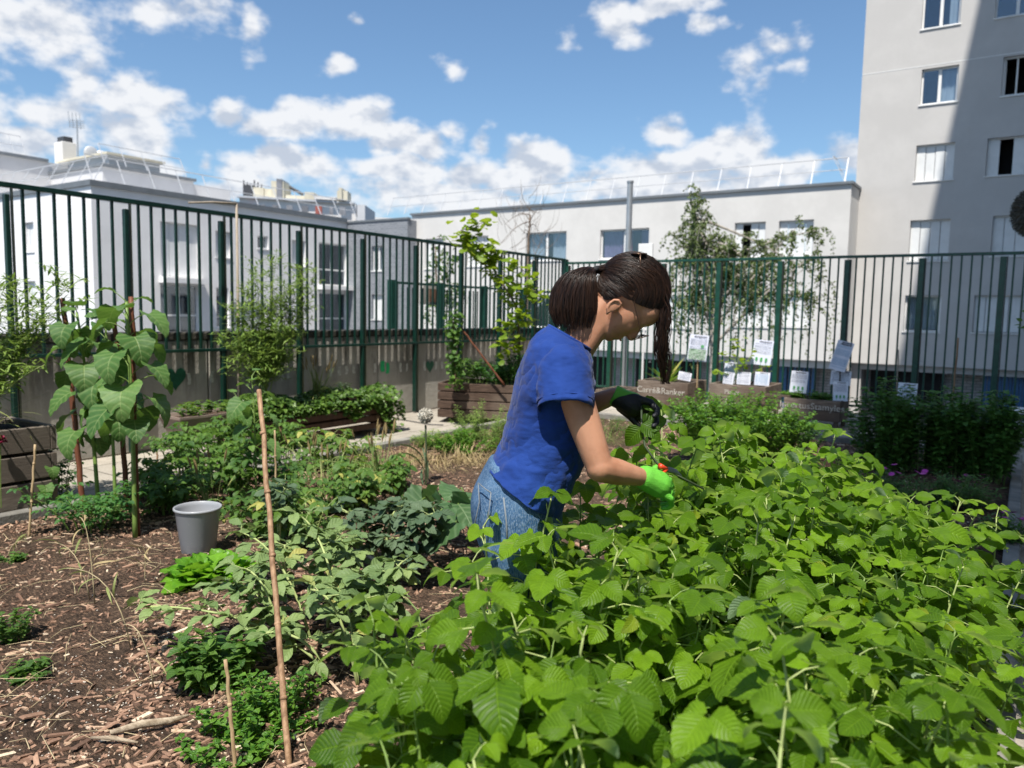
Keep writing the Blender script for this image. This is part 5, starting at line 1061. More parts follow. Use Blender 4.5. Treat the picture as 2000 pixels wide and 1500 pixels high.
# dry arching grasses left foreground
rv.seed(120)
for i, (px, py, px2, py2, h, lab) in enumerate(((175, 1170, 95, 1060, .1, 'bleached arching grass leaf nearest the tomato plant'), (185, 1180, 155, 1010, .1, 'upright bleached grass blades in the mulch'), (170, 1150, 210, 1085, .1, 'short bleached blade bending right'), (255, 1265, 130, 1110, .05, 'long dry stem sprawling across the mulch towards the beans'), (300, 1345, 240, 1220, .05, 'dry kinked stem lying nearest the camera'), (283, 1140, 290, 1080, .1, 'small hooked grass blade between the tomato and the lettuce'), (15, 1090, 60, 1060, .03, 'flat dry leaf lying by the left planter'))):
    b = G(px, py, .03); D = (b-CP) @ CF; q = atd(px2, py2, D)-b; t = thing('arching_grass', lab, 'grass', b); st = MB(); lf = MB(); P = bez((0, 0, 0), (q[0]*.2, q[1]*.2, q[2]*.9+.05), q, 9); st.tube(P, .0028, .0012, 5)
    for k in range(5):
        p = P[2+k]; lf.leaf(T_BLADE[1+k % 2], p, norm(np.array([RU(-1, 1), RU(-1, 1), RU(.1, .9)])), rdir(.2, 1), RU(.08, .16), RU(.3, 1), 2.2)
    st.build('stem', 'straw', t, smooth=True); lf.build('blades', 'dry_grass' if i % 3 else 'grass_leaf', t, smooth=True)
# weeds and dry patch
shp = G(930, 850)
for i, (px, py, h, r, lab) in enumerate(((940, 868, .50, .30, 'feathery light green weed bush before the middle planter'), (900, 890, .26, .30, 'low bright weed patch left of the person'), (985, 885, .40, .25, 'feathery weed right behind the blue shirt'), (850, 880, .22, .24, 'low weeds around the allium'))):
    rv.seed(130+i); bush('weed_bush', lab, 'weed', G(px, py), r, h, 46, 'willow_leaf' if i != 1 else 'oregano_leaf', T_LAN if i != 1 else T_SM, .05 if i != 1 else .035, 18, rr=(.2, 1), hvar=.5)
for i, (px, py, r, lab) in enumerate(((885, 915, .36, 'straw-coloured dry grass patch left of the person'), (950, 905, .30, 'straw-coloured dry grass close to the blue shirt'), (1195, 865, .32, 'dry grass tuft seen under the green glove'), (815, 905, .22, 'thin dry grass around the allium foot'))):
    grassy(lab, 'dry grass', G(px, py), 420, .20, r, 'dry_grass' if i != 2 else 'grass_leaf', 140+i, lean=1.5, w=.9, name='dry_grass_tuft')
bush('weed_bush', 'small green weed growing out of the dry tuft under the glove', 'weed', G(1190, 850), .3, .22, 24, 'bean_leaf', T_LAN, .05, 12)
# allium
b = G(831, 958); D = (b-CP) @ CF; t = thing('allium', 'round whitish allium seed head on a tall stalk', 'allium', b); top = atd(831, 830, D)-b; m = MB(); m.tube(bez((0, 0, 0), (0.01, 0, .25), top, 10), .008, .007, 8); m.build('stalk', 'stem_dark', t, smooth=True)
hd = MB(); c = atd(831, 812, D)-b; r_ = 15/FPX*D; hd.ell(c, r_*.8, r_*.8, r_*.8); rv.seed(150)
for i in range(620): d = rdir(); hd.leaf(T_TINY[0], c+d*r_*.78, norm(d+rdir()*.9), norm(d+rdir()*.5), r_*.34, R_(), 1)
flat('allium_head', (.52, .49, .42), .9, .25, 90); hd.build('flower_head', 'allium_head', t)
lf = MB(); [lf.leaf(T_BLADE[2], (RU(-.02, .02), RU(-.02, .02), .02+.04*k), norm(np.array([RU(-.5, .5), RU(-.5, .5), .9])), norm(np.array([RU(-1, 1), RU(-1, 1), .2])), RU(.28, .4), .2, 2.2) for k in range(5)]; lf.build('leaves', 'sage_leaf', t, smooth=True)
# vine branch (quince-like) with round yellow-green leaves
rv.seed(160); vb = aty(1010, 760, 7.75); t = thing('climbing_vine', 'branch of round yellow-green leaves arching up over the left fence corner', 'vine', (vb[0], 7.75, .5)); st = MB(); lf = MB(); o_ = np.array(t.location)
path = [atd(px, py, D) - o_ for px, py, D in ((1012, 745, 9.3), (1015, 660, 9.2), (1010, 600, 9.1), (985, 560, 9.0), (960, 520, 9.0), (930, 480, 8.9), (900, 450, 8.9), (950, 432, 8.9))]
Pp = []
for a, b_ in zip(path[:-1], path[1:]): Pp += [a+(b_-a)*k/5 for k in range(5)]
Pp.append(path[-1]); st.tube(Pp, .018, .004, 7)
for px, py in ((1050, 575), (890, 465), (1040, 540), (975, 690), (1065, 580), (985, 640), (940, 500), (1000, 520), (1030, 620)):
    k = rv.randrange(8, len(Pp)-3) if py < 600 else rv.randrange(2, 12); e_ = atd(px, py, 9.0)-o_; B = bez(Pp[k], (Pp[k]+e_)/2+[0, 0, .05], e_, 7); st.tube(B, .005, .002, 5)
    for j in range(24): p = B[min(6, 1+j//4)]+rdir()*.10; polyleaf(lf, T_RND, p, rdir(-.5, .4), RU(.07, .125), jitter=.7)
for j in range(170): p = Pp[rv.randrange(7, len(Pp))]+rdir()*RU(.03, .17); polyleaf(lf, T_RND, p, rdir(-.5, .4), RU(.06, .115), jitter=.7)
st.build('branch', 'bark', t, smooth=True); lf.build('leaves', 'vine_leaf', t, smooth=True)
# bindweed column + planter bushes
rv.seed(170)
def climber(label, pts, D, rad, n, sz, mat, seed, name='climbing_bean'):
    rv.seed(seed); P = [atd(px, py, D) for px, py in pts]; o_ = P[0].copy(); t = thing(name, label, 'climbing plant', o_); st = MB(); lf = MB(); P = [p-o_ for p in P]; st.tube(P, .012, .006, 6)
    for i in range(n): k = R_()*(len(P)-1.001); p = P[int(k)]+(P[int(k)+1]-P[int(k)])*(k-int(k))+rdir()*rad*RU(.2, 1); polyleaf(lf, T_RND if i % 3 == 0 else T_OV, p, rdir(-.8, .3), sz*RU(.6, 1.2), jitter=.8)
    st.build('stem', 'stem_brown', t); lf.build('leaves', mat, t, smooth=True)
climber('dark leafy climber making a tall column in the middle planter', [(890, 755), (888, 700), (885, 650), (888, 612)], 8.9, .12, 420, .06, 'potato_leaf', 171)
stake('garden_stake', 'long brown pole leaning diagonally out of the middle planter', atd(985, 752, 9.0), atd(900, 640, 9.0), .012, 'stake_red', nodes=False)
for i, (px, py, r, h, lab) in enumerate(((925, 752, .30, .34, 'grey-green leafy plant filling the left of the middle planter'), (975, 752, .28, .30, 'leafy bean with yellow flowers in the middle planter'), (1010, 735, .25, .5, 'pale herb against the fence behind the person'))):
    q = aty(px, py, 7.75); rv.seed(175+i); bush('leafy_plant', lab, 'plant', (q[0], 7.75, zt3-.05), r, h, 40, 'tomato_leaf' if i else 'potato_leaf', T_OV, .05, 12)
# seedlings in trough and crates
bush('seedlings', 'seedlings with broad leaves in the taupe trough', 'seedlings', (tyy, atx(398, 790, tyy)[1], atx(398, 800, tyy)[2]-.06), .15, .14, 16, 'bean_leaf', T_OV, .055, 6, rx=.32)
# yucca
q = aty(1300, 745, 10.2); rv.seed(181); t = thing('yucca', 'spiky yucca with broad pointed leaves in the lettered crate', 'yucca', (q[0], 10.25, q[2]-.05)); lf = MB(); TY_ = leaf_tpl(1, .13, 'lance', 8, 2, .4, .25)
for i in range(26): a = RU(0, 6.28); e_ = RU(.5, 1.45); d = np.array([math.cos(a)*math.cos(e_), math.sin(a)*math.cos(e_), math.sin(e_)]); lf.leaf(TY_, (0, 0, 0), d, norm(UP-d*(d@UP)), RU(.3, .55), R_(), 1)
lf.build('leaves', 'bean_leaf', t, smooth=True)
# fig shoots in crate 3
rv.seed(185); q = aty(1440, 748, 10.3); t = thing('fig_shoot', 'thin fig shoots with lobed light green leaves above the papers', 'fig', (q[0], 10.3, q[2]-.04)); st = MB(); lf = MB(); o_ = np.array(t.location)
for (px, py) in ((1412, 690), (1445, 665), (1425, 672), (1400, 722), (1452, 705), (1495, 715), (1470, 690)):
    e_ = aty(px, py, 10.25)-o_; B = bez((RU(-.1, .1), 0, 0), (e_[0]*.3, 0, e_[2]*.6), e_, 6); st.tube(B, .005, .003, 5)
    for j in range(6): polyleaf(lf, T_RND, B[5-j//3]+rdir()*.05, rdir(-.4, .3), RU(.05, .095), jitter=.5)
st.build('stems', 'stem_pale', t); lf.build('leaves', 'vine_leaf', t, smooth=True)
q = aty(1580, 775, 10.0); rv.seed(187); bush('salad_leaves', 'low salad leaves filling the rightmost crate', 'salad', (q[0], 10.02, q[2]-.06), .40, .13, 70, 'oregano_leaf', T_OV, .05, 6, rx=.22, spread=.6)
q = aty(1255, 750, 10.2); bush('weed_bush', 'few sprouts in the lettered crate beside the yucca', 'weed', (q[0]+.1, 10.1, q[2]-.05), .15, .1, 10, 'bean_leaf', T_SM, .03, 6)
# oregano bush and tall dark mint
rv.seed(190); b0_ = G(1440, 925)
bush('oregano_bush', 'dense rounded bush of small bright leaves beyond the raspberries', 'oregano', G(1430, 915), .60, .74, 240, 'oregano_leaf', T_SM, .042, 20, opp=True, hvar=.3, spread=.45, rr=(.1, 1), rx=.5, el=(.1, .8))
bush('oregano_bush', 'darker low part of the small-leaved bush, to its right', 'oregano', G(1530, 905), .34, .48, 90, 'mint_leaf', T_SM, .04, 18, rx=.34)
rv.seed(195)
for i, (px, py, h, r, lab) in enumerate(((1725, 925, .92, .30, 'tall dark mint clump at the left end of the shaded patch'), (1800, 930, .86, .30, 'tall dark mint clump in the middle left of the shaded patch'), (1870, 935, .84, .28, 'tall dark mint clump in the middle right of the shaded patch'), (1925, 945, .84, .24, 'tall dark mint clump at the right end of the shaded patch'))):
    bush('mint_plant', lab, 'mint', G(px, py), r, h, 50, 'mint_leaf', T_OV, .062, 26, opp=True, hvar=.42, spread=.5, rr=(0, 1), el=(.0, .5), f0=.15)
for i, (px, py, h, r, lab) in enumerate(((1715, 985, .30, .22, 'low magenta-flowered plant before the left of the mint'), (1800, 1000, .30, .24, 'low magenta-flowered plant below the middle of the mint'), (1880, 1000, .28, .22, 'low magenta-flowered plant right below the mint'), (1960, 1075, .22, .13, 'small magenta-flowered tuft at the right edge of the row'))):
    rv.seed(200+i); t = bush('flowering_plant', lab, 'flowers', G(px, py), r, h, 40, 'mint_leaf', T_LAN, .06, 12, hvar=.4)
    for k in range(5 if i < 3 else 10):
        fl = MB()
        a = RU(0, 6.28); c = np.array([r*R_()*math.cos(a), r*R_()*math.sin(a), h*RU(.85, 1.1)]); nrm = norm(UP+rdir()*.5)
        for j in range(14): aa = j*.449; e1 = norm(np.cross(nrm, [1, .1, 0])); e2 = np.cross(nrm, e1); fl.leaf(T_LAN[0], c, e1*math.cos(aa)+e2*math.sin(aa)+nrm*.15, nrm, .026, R_(), 1.6)
        fl.build('flower', 'petal_magenta', t)
# low greens along the bottom, under the stake
rv.seed(210)
for i, (px, py, r, h, lab) in enumerate(((470, 1480, .16, .10, 'low leafy weeds at the bottom beside the short pale cane'), (530, 1430, .18, .20, 'weeds crowding the foot of the thick stake'), (430, 1350, .12, .24, 'dark herb stem left of the short pale cane'), (20, 1260, .08, .16, 'small green seedling at the left edge'), (50, 1330, .07, .06, 'tiny grey-green sprout low at the left edge'), (25, 1110, .06, .08, 'tiny grass sprout near the left planter'))):
    bush('weed_bush', lab, 'weed', G(px, py), r, h, 16 if i > 2 else 40, 'oregano_leaf' if i in (0, 1) else 'potato_leaf', T_SM if i != 2 else T_OV, .028 if i != 2 else .05, 10, hvar=.5)
# small things
b = G(130, 1095, .03); m = MB(); m.lathe([(0, 0), (.02, .002), (.024, .012), (.022, .014), (0, .006)], seg=16); o = m.build('bottle_top', 'petal_white', smooth=True); o.location = b; tag(o, 'small white plastic cap lying by the tomato plant', 'cap')
q = atx(292, 878, -6.3); m = MB(); m.box((-.02, -.12, 0), (.03, .12, .025), bev=.008); m.tube([(0, .12, .012), (0, .2, .012)], .012); o = m.build('hand_tool', flat('teal_plastic', (.01, .20, .13), .4, .1, 5)); o.location = G(292, 878); tag(o, 'teal green garden tool lying on the paving by the wall', 'tool')
m = MB(); pts = [G(px, py, .012) for px, py in ((770, 818), (800, 822), (840, 829), (866, 830))]; m.tube(pts, .006, sides=6); tag(m.build('black_cable', 'dark_metal'), 'thin black cable lying on the paving between two planters', 'cable')
q = G(1305, 880); m = MB(); m.box((-.008, -.004, 0), (.008, .004, .09)); o = m.build('plant_label', 'white_paint'); o.location = q; tag(o, 'small white plant label stuck in the soil past the gloves', 'plant label')
q = G(402, 900, .0); m = MB(); m.box((-.05, -.005, .12), (.05, .005, .17)); m.tube([(0, 0, 0), (0, 0, .12)], .006); o = m.build('plant_label', 'bamboo_tan'); o.location = G(400, 935); tag(o, 'small wooden plant label among the potato leaves', 'plant label')
q = G(2, 870, .45); fl = MB(); t = thing('red_flower', 'dark red blossom at the left edge on the wooden planter', 'flower', atx(1, 862, pxl+.06)); 
for k in range(40): d = rdir(-.2, 1); fl.leaf(T_RND[0], d*.01, d, norm(UP+d), .03, R_(), 1)
fl.build('petals', 'flower_red', t); m = MB(); m.tube([(0, 0, 0), (-.02, 0, -.2), (-.03, 0, -float(t.location.z)+.1)], .003); m.build('stem', 'stem_green', t)
# ================================================================= trees beyond the fence
def tree(name, label, cat, base, trunk_pts, limbs, r0, leaves, mat, seed, sz, twig=True, droop=.8, bark='bark'):
    rv.seed(seed); base = np.array(base, float); t = thing(name, label, cat, base); tr = MB(); lf = MB(); tp = [np.array(p)-base for p in trunk_pts]
    P = []
    for a, b_ in zip(tp[:-1], tp[1:]): P += [a+(b_-a)*k/4 for k in range(4)]
    P.append(tp[-1]); tr.tube(P, r0, r0*.35, 8); tw = MB()
    for (e_, nt_, ln) in limbs:
        e_ = np.array(e_)-base; k = rv.randrange(len(P)//3, len(P)); s_ = P[k]; B = bez(s_, (s_+e_)/2+[0, 0, .25], e_, 9); tw.tube(B, r0*.3, r0*.06, 6)
        for i in range(nt_):
            p = B[rv.randrange(3, 9)]+rdir()*.1; d = rdir(-.1, .7); e2 = p+d*RU(.2, .55)*ln; q = e2+np.array([RU(-.15, .15), RU(-.15, .15), -droop*RU(.2, 1)*ln]); C_ = bez(p, e2+[0, 0, .1*ln], q, 7); tw.tube(C_, .006, .002, 4, cap=False)
            for j in range(leaves): k = R_()*5.99; pp = C_[int(k)]+(C_[int(k)+1]-C_[int(k)])*(k-int(k))+rdir()*.05; lf.leaf(T_TINY[0], pp, norm(rdir()+[0, 0, -.8]), rdir(), sz*RU(.6, 1.2), R_(), 1)
    tr.build('trunk', bark, t, smooth=True); tw.build('branches', bark, t)
    if leaves: lf.build('crown', mat, t)
    return t
TD = 17.; A_ = lambda px, py, d=0.: atd(px, py, TD+d); flat('birch_bark', (.34, .31, .27), .85, .45, 7, bump=.3, stretch=(1, 1, 4))
base = A_(1392, 700); base = np.array([base[0], base[1], -3.2])
lim = [(A_(px, py, d), n_, l_) for px, py, d, n_, l_ in ((1345, 375, 0, 9, 1.0), (1340, 420, .6, 10, 1.0), (1380, 455, -.5, 12, 1), (1330, 470, 0, 13, 1.1), (1310, 520, .5, 11, 1.1), (1420, 470, .3, 11, 1), (1450, 500, -.4, 12, 1), (1500, 470, .4, 12, 1), (1560, 440, 0, 13, 1), (1600, 450, .5, 12, .9), (1530, 500, -.5, 12, 1.1),
     (1580, 520, 0, 11, 1.1), (1470, 560, .6, 10, 1), (1400, 540, -.3, 12, 1), (1350, 570, 0, 11, 1), (1330, 620, .4, 7, .9), (1620, 590, 0, 7, .8), (1540, 590, .4, 8, 1), (1430, 610, 0, 7, .9), (1370, 500, .8, 12, 1), (1600, 490, -.6, 9, 1), (1490, 520, .9, 9, 1), (1340, 560, .3, 10, 1.2), (1390, 590, 0, 10, 1.2), (1440, 570, .5, 10, 1.2), (1500, 590, 0, 10, 1.2), (1560, 560, .3, 10, 1.2), (1610, 550, 0, 9, 1.1), (1320, 590, 0, 8, 1.1), (1585, 600, .2, 8, 1.1))]
tree('birch_tree', 'light drooping birch behind the back fence, right of the person', 'birch', base, [base, A_(1395, 700), A_(1390, 600), A_(1375, 500), A_(1352, 400)] , lim, .11, 62, 'birch_leaf', 301, .068, droop=1.3, bark='birch_bark')
b2 = atd(1030, 560, 20.); b2 = np.array([b2[0], b2[1], -3.2]); lim = [(atd(px, py, 20+d), 5, .9) for px, py, d in ((985, 440, 0), (1010, 420, .3), (1035, 395, 0), (1060, 410, -.3), (1075, 440, .2), (1000, 480, 0), (1050, 450, .4), (1070, 480, 0), (975, 480, -.2), (1020, 460, .1))]
tree('bare_tree', 'small leafless grey tree in front of the white wing', 'tree', b2, [b2, atd(1030, 560, 20.), atd(1032, 470, 20.), atd(1036, 420, 20.)], lim, .05, 0, None, 302, .05, droop=-.8)
b3 = atd(855, 600, 15.); b3 = np.array([b3[0], b3[1], -3.2]); lim = [(atd(px, py, 15+d), 8, .5) for px, py, d in ((850, 470, 0), (845, 510, .1), (870, 540, 0), (860, 580, -.1), (885, 600, .1), (850, 620, 0), (900, 560, 0), (880, 500, .1), (905, 620, 0))]
tree('small_tree', 'thin leafy young tree beyond the left fence near the corner', 'tree', b3, [b3, atd(855, 600, 15.), atd(850, 480, 15.)], lim, .03, 16, 'potato_leaf', 303, .07, droop=.3)
# hanging plants at the right edge
rv.seed(310); c = atd(2013, 415, 3.4); t = thing('hanging_pompom', 'fluffy grey dried flower head hanging at the right edge above the fence', 'dried flower', c+np.array([0, 0, .0])); hd = MB(); hd.ell((0, 0, 0), .055, .055, .085)
for i in range(2600): d = rdir(); p = d*np.array([.055, .055, .085]); hd.leaf(T_LAN[0], p, norm(d+rdir()*.45+[0, 0, -.4]), rdir(), .03, R_(), .7)
NTg = flat('grey_fluff', (.10, .095, .085), .95, .6, 60); hd.build('fluff', 'grey_fluff', t); m = MB(); m.tube([(0, 0, 0), (.03, .0, .4), (.12, 0, 1.2)], .003); m.build('cord', 'grey_stick', t)
c = atd(1996, 640, 3.6); rv.seed(311); t = thing('dangling_twig', 'small twig with reddish leaves dangling at the right edge in front of the fence', 'plant', c+np.array([.1, .05, .1])); lf = MB(); st = MB(); st.tube([(0, 0, 0), (-.06, -.03, -.06), (-.09, -.05, -.12)], .003, .0015)
for i in range(22): lf.leaf(T_SM[0], np.array([-.06, -.03, -.07])+rdir()*.05, rdir(-.8, .4), rdir(), .03, R_(), 1)
st.build('stem', 'stem_brown', t); lf.build('leaves', 'potato_leaf', t)
# ================================================================= the person
DG = 2.06; S1 = DG/FPX
HFv = norm([CF[0], CF[1], 0]); HRv = norm([CR[0], CR[1], 0])
def Q(px, py, w=0.): return atd(px, py, DG)+HFv*w
nt = NT('skin'); f = nt.noise(9, 5, .6); g = nt.noise(120, 2, .5)
c = nt.mix(nt.ramp(f, .3, .7), (.34, .155, .088), (.46, .235, .145)); c = nt.mix(nt.ramp(g, .70, .74, 0, .35), c, (.25, .11, .06)); setb(nt, c, .5, spec=.4)
nt.b.inputs['Subsurface Weight'].default_value = .12; nt.b.inputs['Subsurface Radius'].default_value = (.02, .008, .004); nt.b.inputs['Subsurface Scale'].default_value = .3; nt.bump(nt.noise(150, 3, .6), .08, .002); MATS['skin'] = nt.m
nt = NT('blue_cotton'); f = nt.noise(5, 4, .6); g = nt.noise(300, 2, .5); setb(nt, nt.mix(nt.ramp(f, .3, .7), (.008, .030, .155), (.013, .046, .22)), .85, spec=.15)
wr = nt.noise(7, 3, .5, stretch=(1, 1, 2.2)); nt.bump(nt.math('ADD', nt.math('MULTIPLY', wr, 3.), nt.math('MULTIPLY', g, .12)), .35, .02); nt.b.inputs['Sheen Weight'].default_value = .08; MATS['blue_cotton'] = nt.m
nt = NT('denim'); f = nt.noise(6, 5, .65); g = nt.noise(400, 2, .6, stretch=(1, 1, .25)); c = nt.mix(nt.ramp(f, .35, .65), (.018, .060, .135), (.075, .155, .27)); c = nt.mix(nt.math('MULTIPLY', nt.ramp(g, .4, .7), .4), c, (.28, .36, .45)); setb(nt, c, .85, spec=.15); nt.bump(nt.math('ADD', g, nt.math('MULTIPLY', nt.noise(14, 4), 2.)), .5, .006); MATS['denim'] = nt.m
flat('stitch', (.16, .18, .2), .8, .1, 30); flat('glove_green', (.11, .42, .03), .65, .1, 40, bump=.4, bscale=400); flat('glove_black', (.006, .007, .010), .5, .3, 30, bump=.5, bscale=150); flat('cuff_blue', (.05, .15, .25), .7, .1, 30); flat('red_handle', (.65, .05, .015), .4, .1, 20); flat('steel', (.35, .36, .38), .3, .1, 20, metal=1)
nt = NT('hair'); r = nt.n('ShaderNodeAttribute', attribute_name='rnd').outputs['Fac']; setb(nt, nt.mix(r, (.003, .0018, .0015), (.040, .018, .010)), .40, spec=.3); nt.b.inputs['Coat Weight'].default_value = .05; nt.b.inputs['Coat Roughness'].default_value = .3; MATS['hair'] = nt.m
flat('hair_under', (.006, .004, .0035), .7, .2, 20); flat('black_band', (.006, .006, .008), .8, .2, 60); flat('shoe', (.35, .35, .36), .6, .1, 20); glassm('lens', (.75, .78, .8)); flat('wire', (.10, .06, .04), .3, .1, 20, metal=.7)
hipc = Q(985, 985); person = thing('person', 'person in a blue t-shirt and jeans bending over the raspberries, wearing green gardening gloves', 'person', (hipc[0], hipc[1], .03)); PO = np.array(person.location)
def wbuild(m, name, mat, parent=person, smooth=True):
    o = m.build(name, mat, None, smooth=smooth); o.parent = parent; o.matrix_parent_inverse = Matrix.Translation(-Vector(PO)); return o
def remesh(o, vox, sm=6, fac=.5):
    r = o.modifiers.new('remesh', 'REMESH'); r.mode = 'VOXEL'; r.voxel_size = vox; r.use_smooth_shade = True
    s_ = o.modifiers.new('smooth', 'SMOOTH'); s_.iterations = sm; s_.factor = fac; return o
def loft(m, rings, seg=32, cap=False, e=2.0, fn=None):
    """ring: (center, a-vector, b-vector): superellipse"""
    V = []
    for i, (c, a, b) in enumerate(rings):
        for k in range(seg):
            t = 2*math.pi*k/seg; ct, st_ = math.cos(t), math.sin(t); x = abs(ct)**(2/e)*(1 if ct >= 0 else -1); y = abs(st_)**(2/e)*(1 if st_ >= 0 else -1)
            s_ = 1 if fn is None else fn(i, t); V.append(np.asarray(c)+(np.asarray(a)*x+np.asarray(b)*y)*s_)
    n = len(rings); F = [(i*seg+k, i*seg+(k+1) % seg, (i+1)*seg+(k+1) % seg, (i+1)*seg+k) for i in range(n-1) for k in range(seg)]
    if cap: F += [tuple(range(seg))[::-1], tuple((n-1)*seg+k for k in range(seg))]
    m.raw(V, F, [(k/seg, i/(n-1)) for i in range(n) for k in range(seg)]); return m
def interp_rings(keys, n):
    """keys: list of (pxA,pyA,pxB,pyB,w,halfdepth): A=back silhouette, B=front silhouette"""
    K = np.array(keys, float); x = np.linspace(0, len(K)-1, n); out = []
    def cr(col, t):
        i = min(int(t), len(K)-2); f = t-i; p0 = K[max(i-1, 0), col]; p1 = K[i, col]; p2 = K[i+1, col]; p3 = K[min(i+2, len(K)-1), col]
        return .5*((2*p1)+(-p0+p2)*f+(2*p0-5*p1+4*p2-p3)*f*f+(-p0+3*p1-3*p2+p3)*f**3)
    for t in x:
        v = [cr(c, t) for c in range(6)]; A = Q(v[0], v[1], v[4]); B = Q(v[2], v[3], v[4]); out.append(((A+B)/2, (B-A)/2, HFv*v[5]))
    return out
# ---- body: head, neck, torso core and arms as one remeshed skin surface
HS = S1*.95; hc = Q(1224, 581, 0); fA = norm(HRv*.51-UP*.86); uA = norm(HRv*.857+UP*.515); wA = np.cross(fA, uA); wA = wA if wA @ HFv > 0 else -wA
def Hd(f, u, w=0.): return hc+(fA*f+uA*u+wA*w)*HS
m = MB(); A3 = np.stack([fA, uA, wA], 1)
def e_(f, u, w, rf, ru, rw, nu=24, nv=16): m.ell(Hd(f, u, w), rf*HS, ru*HS, rw*HS, A=A3, nu=nu, nv=nv)
e_(-6, 18, 0, 70, 68, 53); e_(28, -18, 0, 42, 62, 44); e_(36, -62, 0, 28, 24, 26); e_(42, 20, 0, 34, 34, 44)
m.cap(Hd(47, -64, 0), Hd(52, -70, 0), 13*S1, 10*S1)                  # chin
m.cap(Hd(64, -4, 0), Hd(76, -30, 0), 6*S1, 8.5*S1); e_(75, -33, 0, 9, 7, 9, 12, 8)   # nose
e_(69, -32, 8, 6, 5, 5, 10, 6); e_(69, -32, -8, 6, 5, 5, 10, 6)
e_(62, -49, 0, 9, 4.5, 13, 12, 8); e_(60, -57, 0, 8.5, 4.5, 11, 12, 8)            # lips
for s_ in (-1, 1): e_(58, 4, 19*s_, 10, 5, 15, 12, 8); e_(46, -26, 24*s_, 17, 18, 14, 14, 10); m.cap(Hd(-2, -30, 38*s_), Hd(42, -66, 16*s_), 11*S1, 10*S1)
# neck, shoulders, torso
m.cap(Hd(-16, -34, 0), Q(1114, 680, 0), 27*S1, 31*S1); m.cap(Hd(-2, -42, 0), Q(1128, 690, 0), 27*S1, 28*S1)
m.cap(Q(1098, 722, -.10), Q(1098, 718, .10), .050, .050); m.cap(Q(1095, 730, 0), Q(1082, 800, 0), .072, .080); m.cap(Q(1082, 800, 0), Q(1045, 930, 0), .080, .075)
m.cap(Q(1042, 940, -.05), Q(1035, 985, -.05), .07, .07); m.cap(Q(1042, 940, .05), Q(1035, 985, .05), .07, .07)
# near arm: shoulder, elbow, wrist
sh = Q(1098, 712, -.135); elb = Q(1158, 890, -.165); wr_ = Q(1247, 921, -.075)
m.cap(sh, sh*.4+elb*.6, .049, .041); m.cap(sh*.4+elb*.6, elb, .041, .034); m.cap(elb, elb*.6+wr_*.4, .0355, .034); m.cap(elb*.6+wr_*.4, wr_, .034, .0225)
m.cap(wr_, wr_+norm(wr_-elb)*.04, .023, .026)
# far arm
sh2 = Q(1098, 705, .135); elb2 = Q(1110, 830, .20); wr2 = Q(1214, 784, .14)
m.cap(sh2, elb2, .047, .036); m.cap(elb2, elb2*.5+wr2*.5, .036, .033); m.cap(elb2*.5+wr2*.5, wr2, .032, .024)
body = remesh(wbuild(m, 'body', 'skin'), .0042, 5, .5)
# ear
def ear(sgn):
    m = MB(); c = (0, -38, 51*sgn)
    P = [Hd(c[0]+a, c[1]+b, c[2]+w*sgn) for a, b, w in ((4, -16, 1), (-4, -13, 3), (-10, -4, 5), (-11, 6, 6), (-6, 13, 6), (2, 14, 5), (7, 8, 3))]
    m.tube(P, 1, radii=[3.6*S1, 3.2*S1, 3*S1, 3*S1, 3.2*S1, 3*S1, 2.2*S1], sides=8); m.ell(Hd(c[0]-2, c[1]-1, c[2]+2*sgn), 11*S1, 15*S1, 3.5*S1, A=A3, nu=14, nv=8); m.cap(Hd(c[0]+3, c[1]-15, c[2]+1*sgn), Hd(c[0]+5, c[1]-18, c[2]), 4*S1, 3*S1, 8)
    o = wbuild(m, 'ear', 'skin'); remesh(o, .0016, 2); return o
ear(-1); ear(1)
# eyes: closed-looking lids, lashes, brows, lips
for s_ in (-1, 1):
    m = MB(); m.tube([Hd(57, -10, 12*s_), Hd(62, -13, 20*s_), Hd(55, -11, 29*s_)], .0011, .0008, 5); wbuild(m, 'eyelashes', 'hair_under')
    m = MB(); m.tube([Hd(68, 5, 9*s_), Hd(67, 8, 20*s_), Hd(57, 6, 33*s_)], .0026, .0012, 6); wbuild(m, 'eyebrow', 'hair_under')
flat('lip', (.42, .15, .12), .45, .1, 30); m = MB(); m.tube([Hd(61, -53, -12), Hd(70.5, -53, 0), Hd(61, -53, 12)], 1, radii=[.001, .0032, .001], sides=6); wbuild(m, 'lips', 'lip')
# ---- t-shirt
keys = [(1074, 638, 1150, 682, 0, .080), (1058, 646, 1152, 690, 0, .115), (1037, 666, 1155, 706, 0, .16), (1022, 700, 1157, 728, 0, .178), (1008, 742, 1159, 752, 0, .172), (998, 790, 1158, 792, 0, .158), (987, 835, 1154, 838, 0, .15), (977, 866, 1144, 888, 0, .148), (963, 892, 1128, 930, 0, .155), (954, 905, 1100, 985, 0, .165), (956, 908, 1090, 1003, 0, .166)]
R = interp_rings(keys, 44); rv.seed(400)
def wrinkle(i, t):
    f = i/43; return 1+.010*math.sin(i*.9+3*math.sin(t*2))*min(1, f*3)+.012*math.sin(t*5+i*.35)*f+.02*f*math.sin(t*3+i*.2)*(f > .6)
m = MB(); loft(m, R, 56, fn=wrinkle, e=2.15)
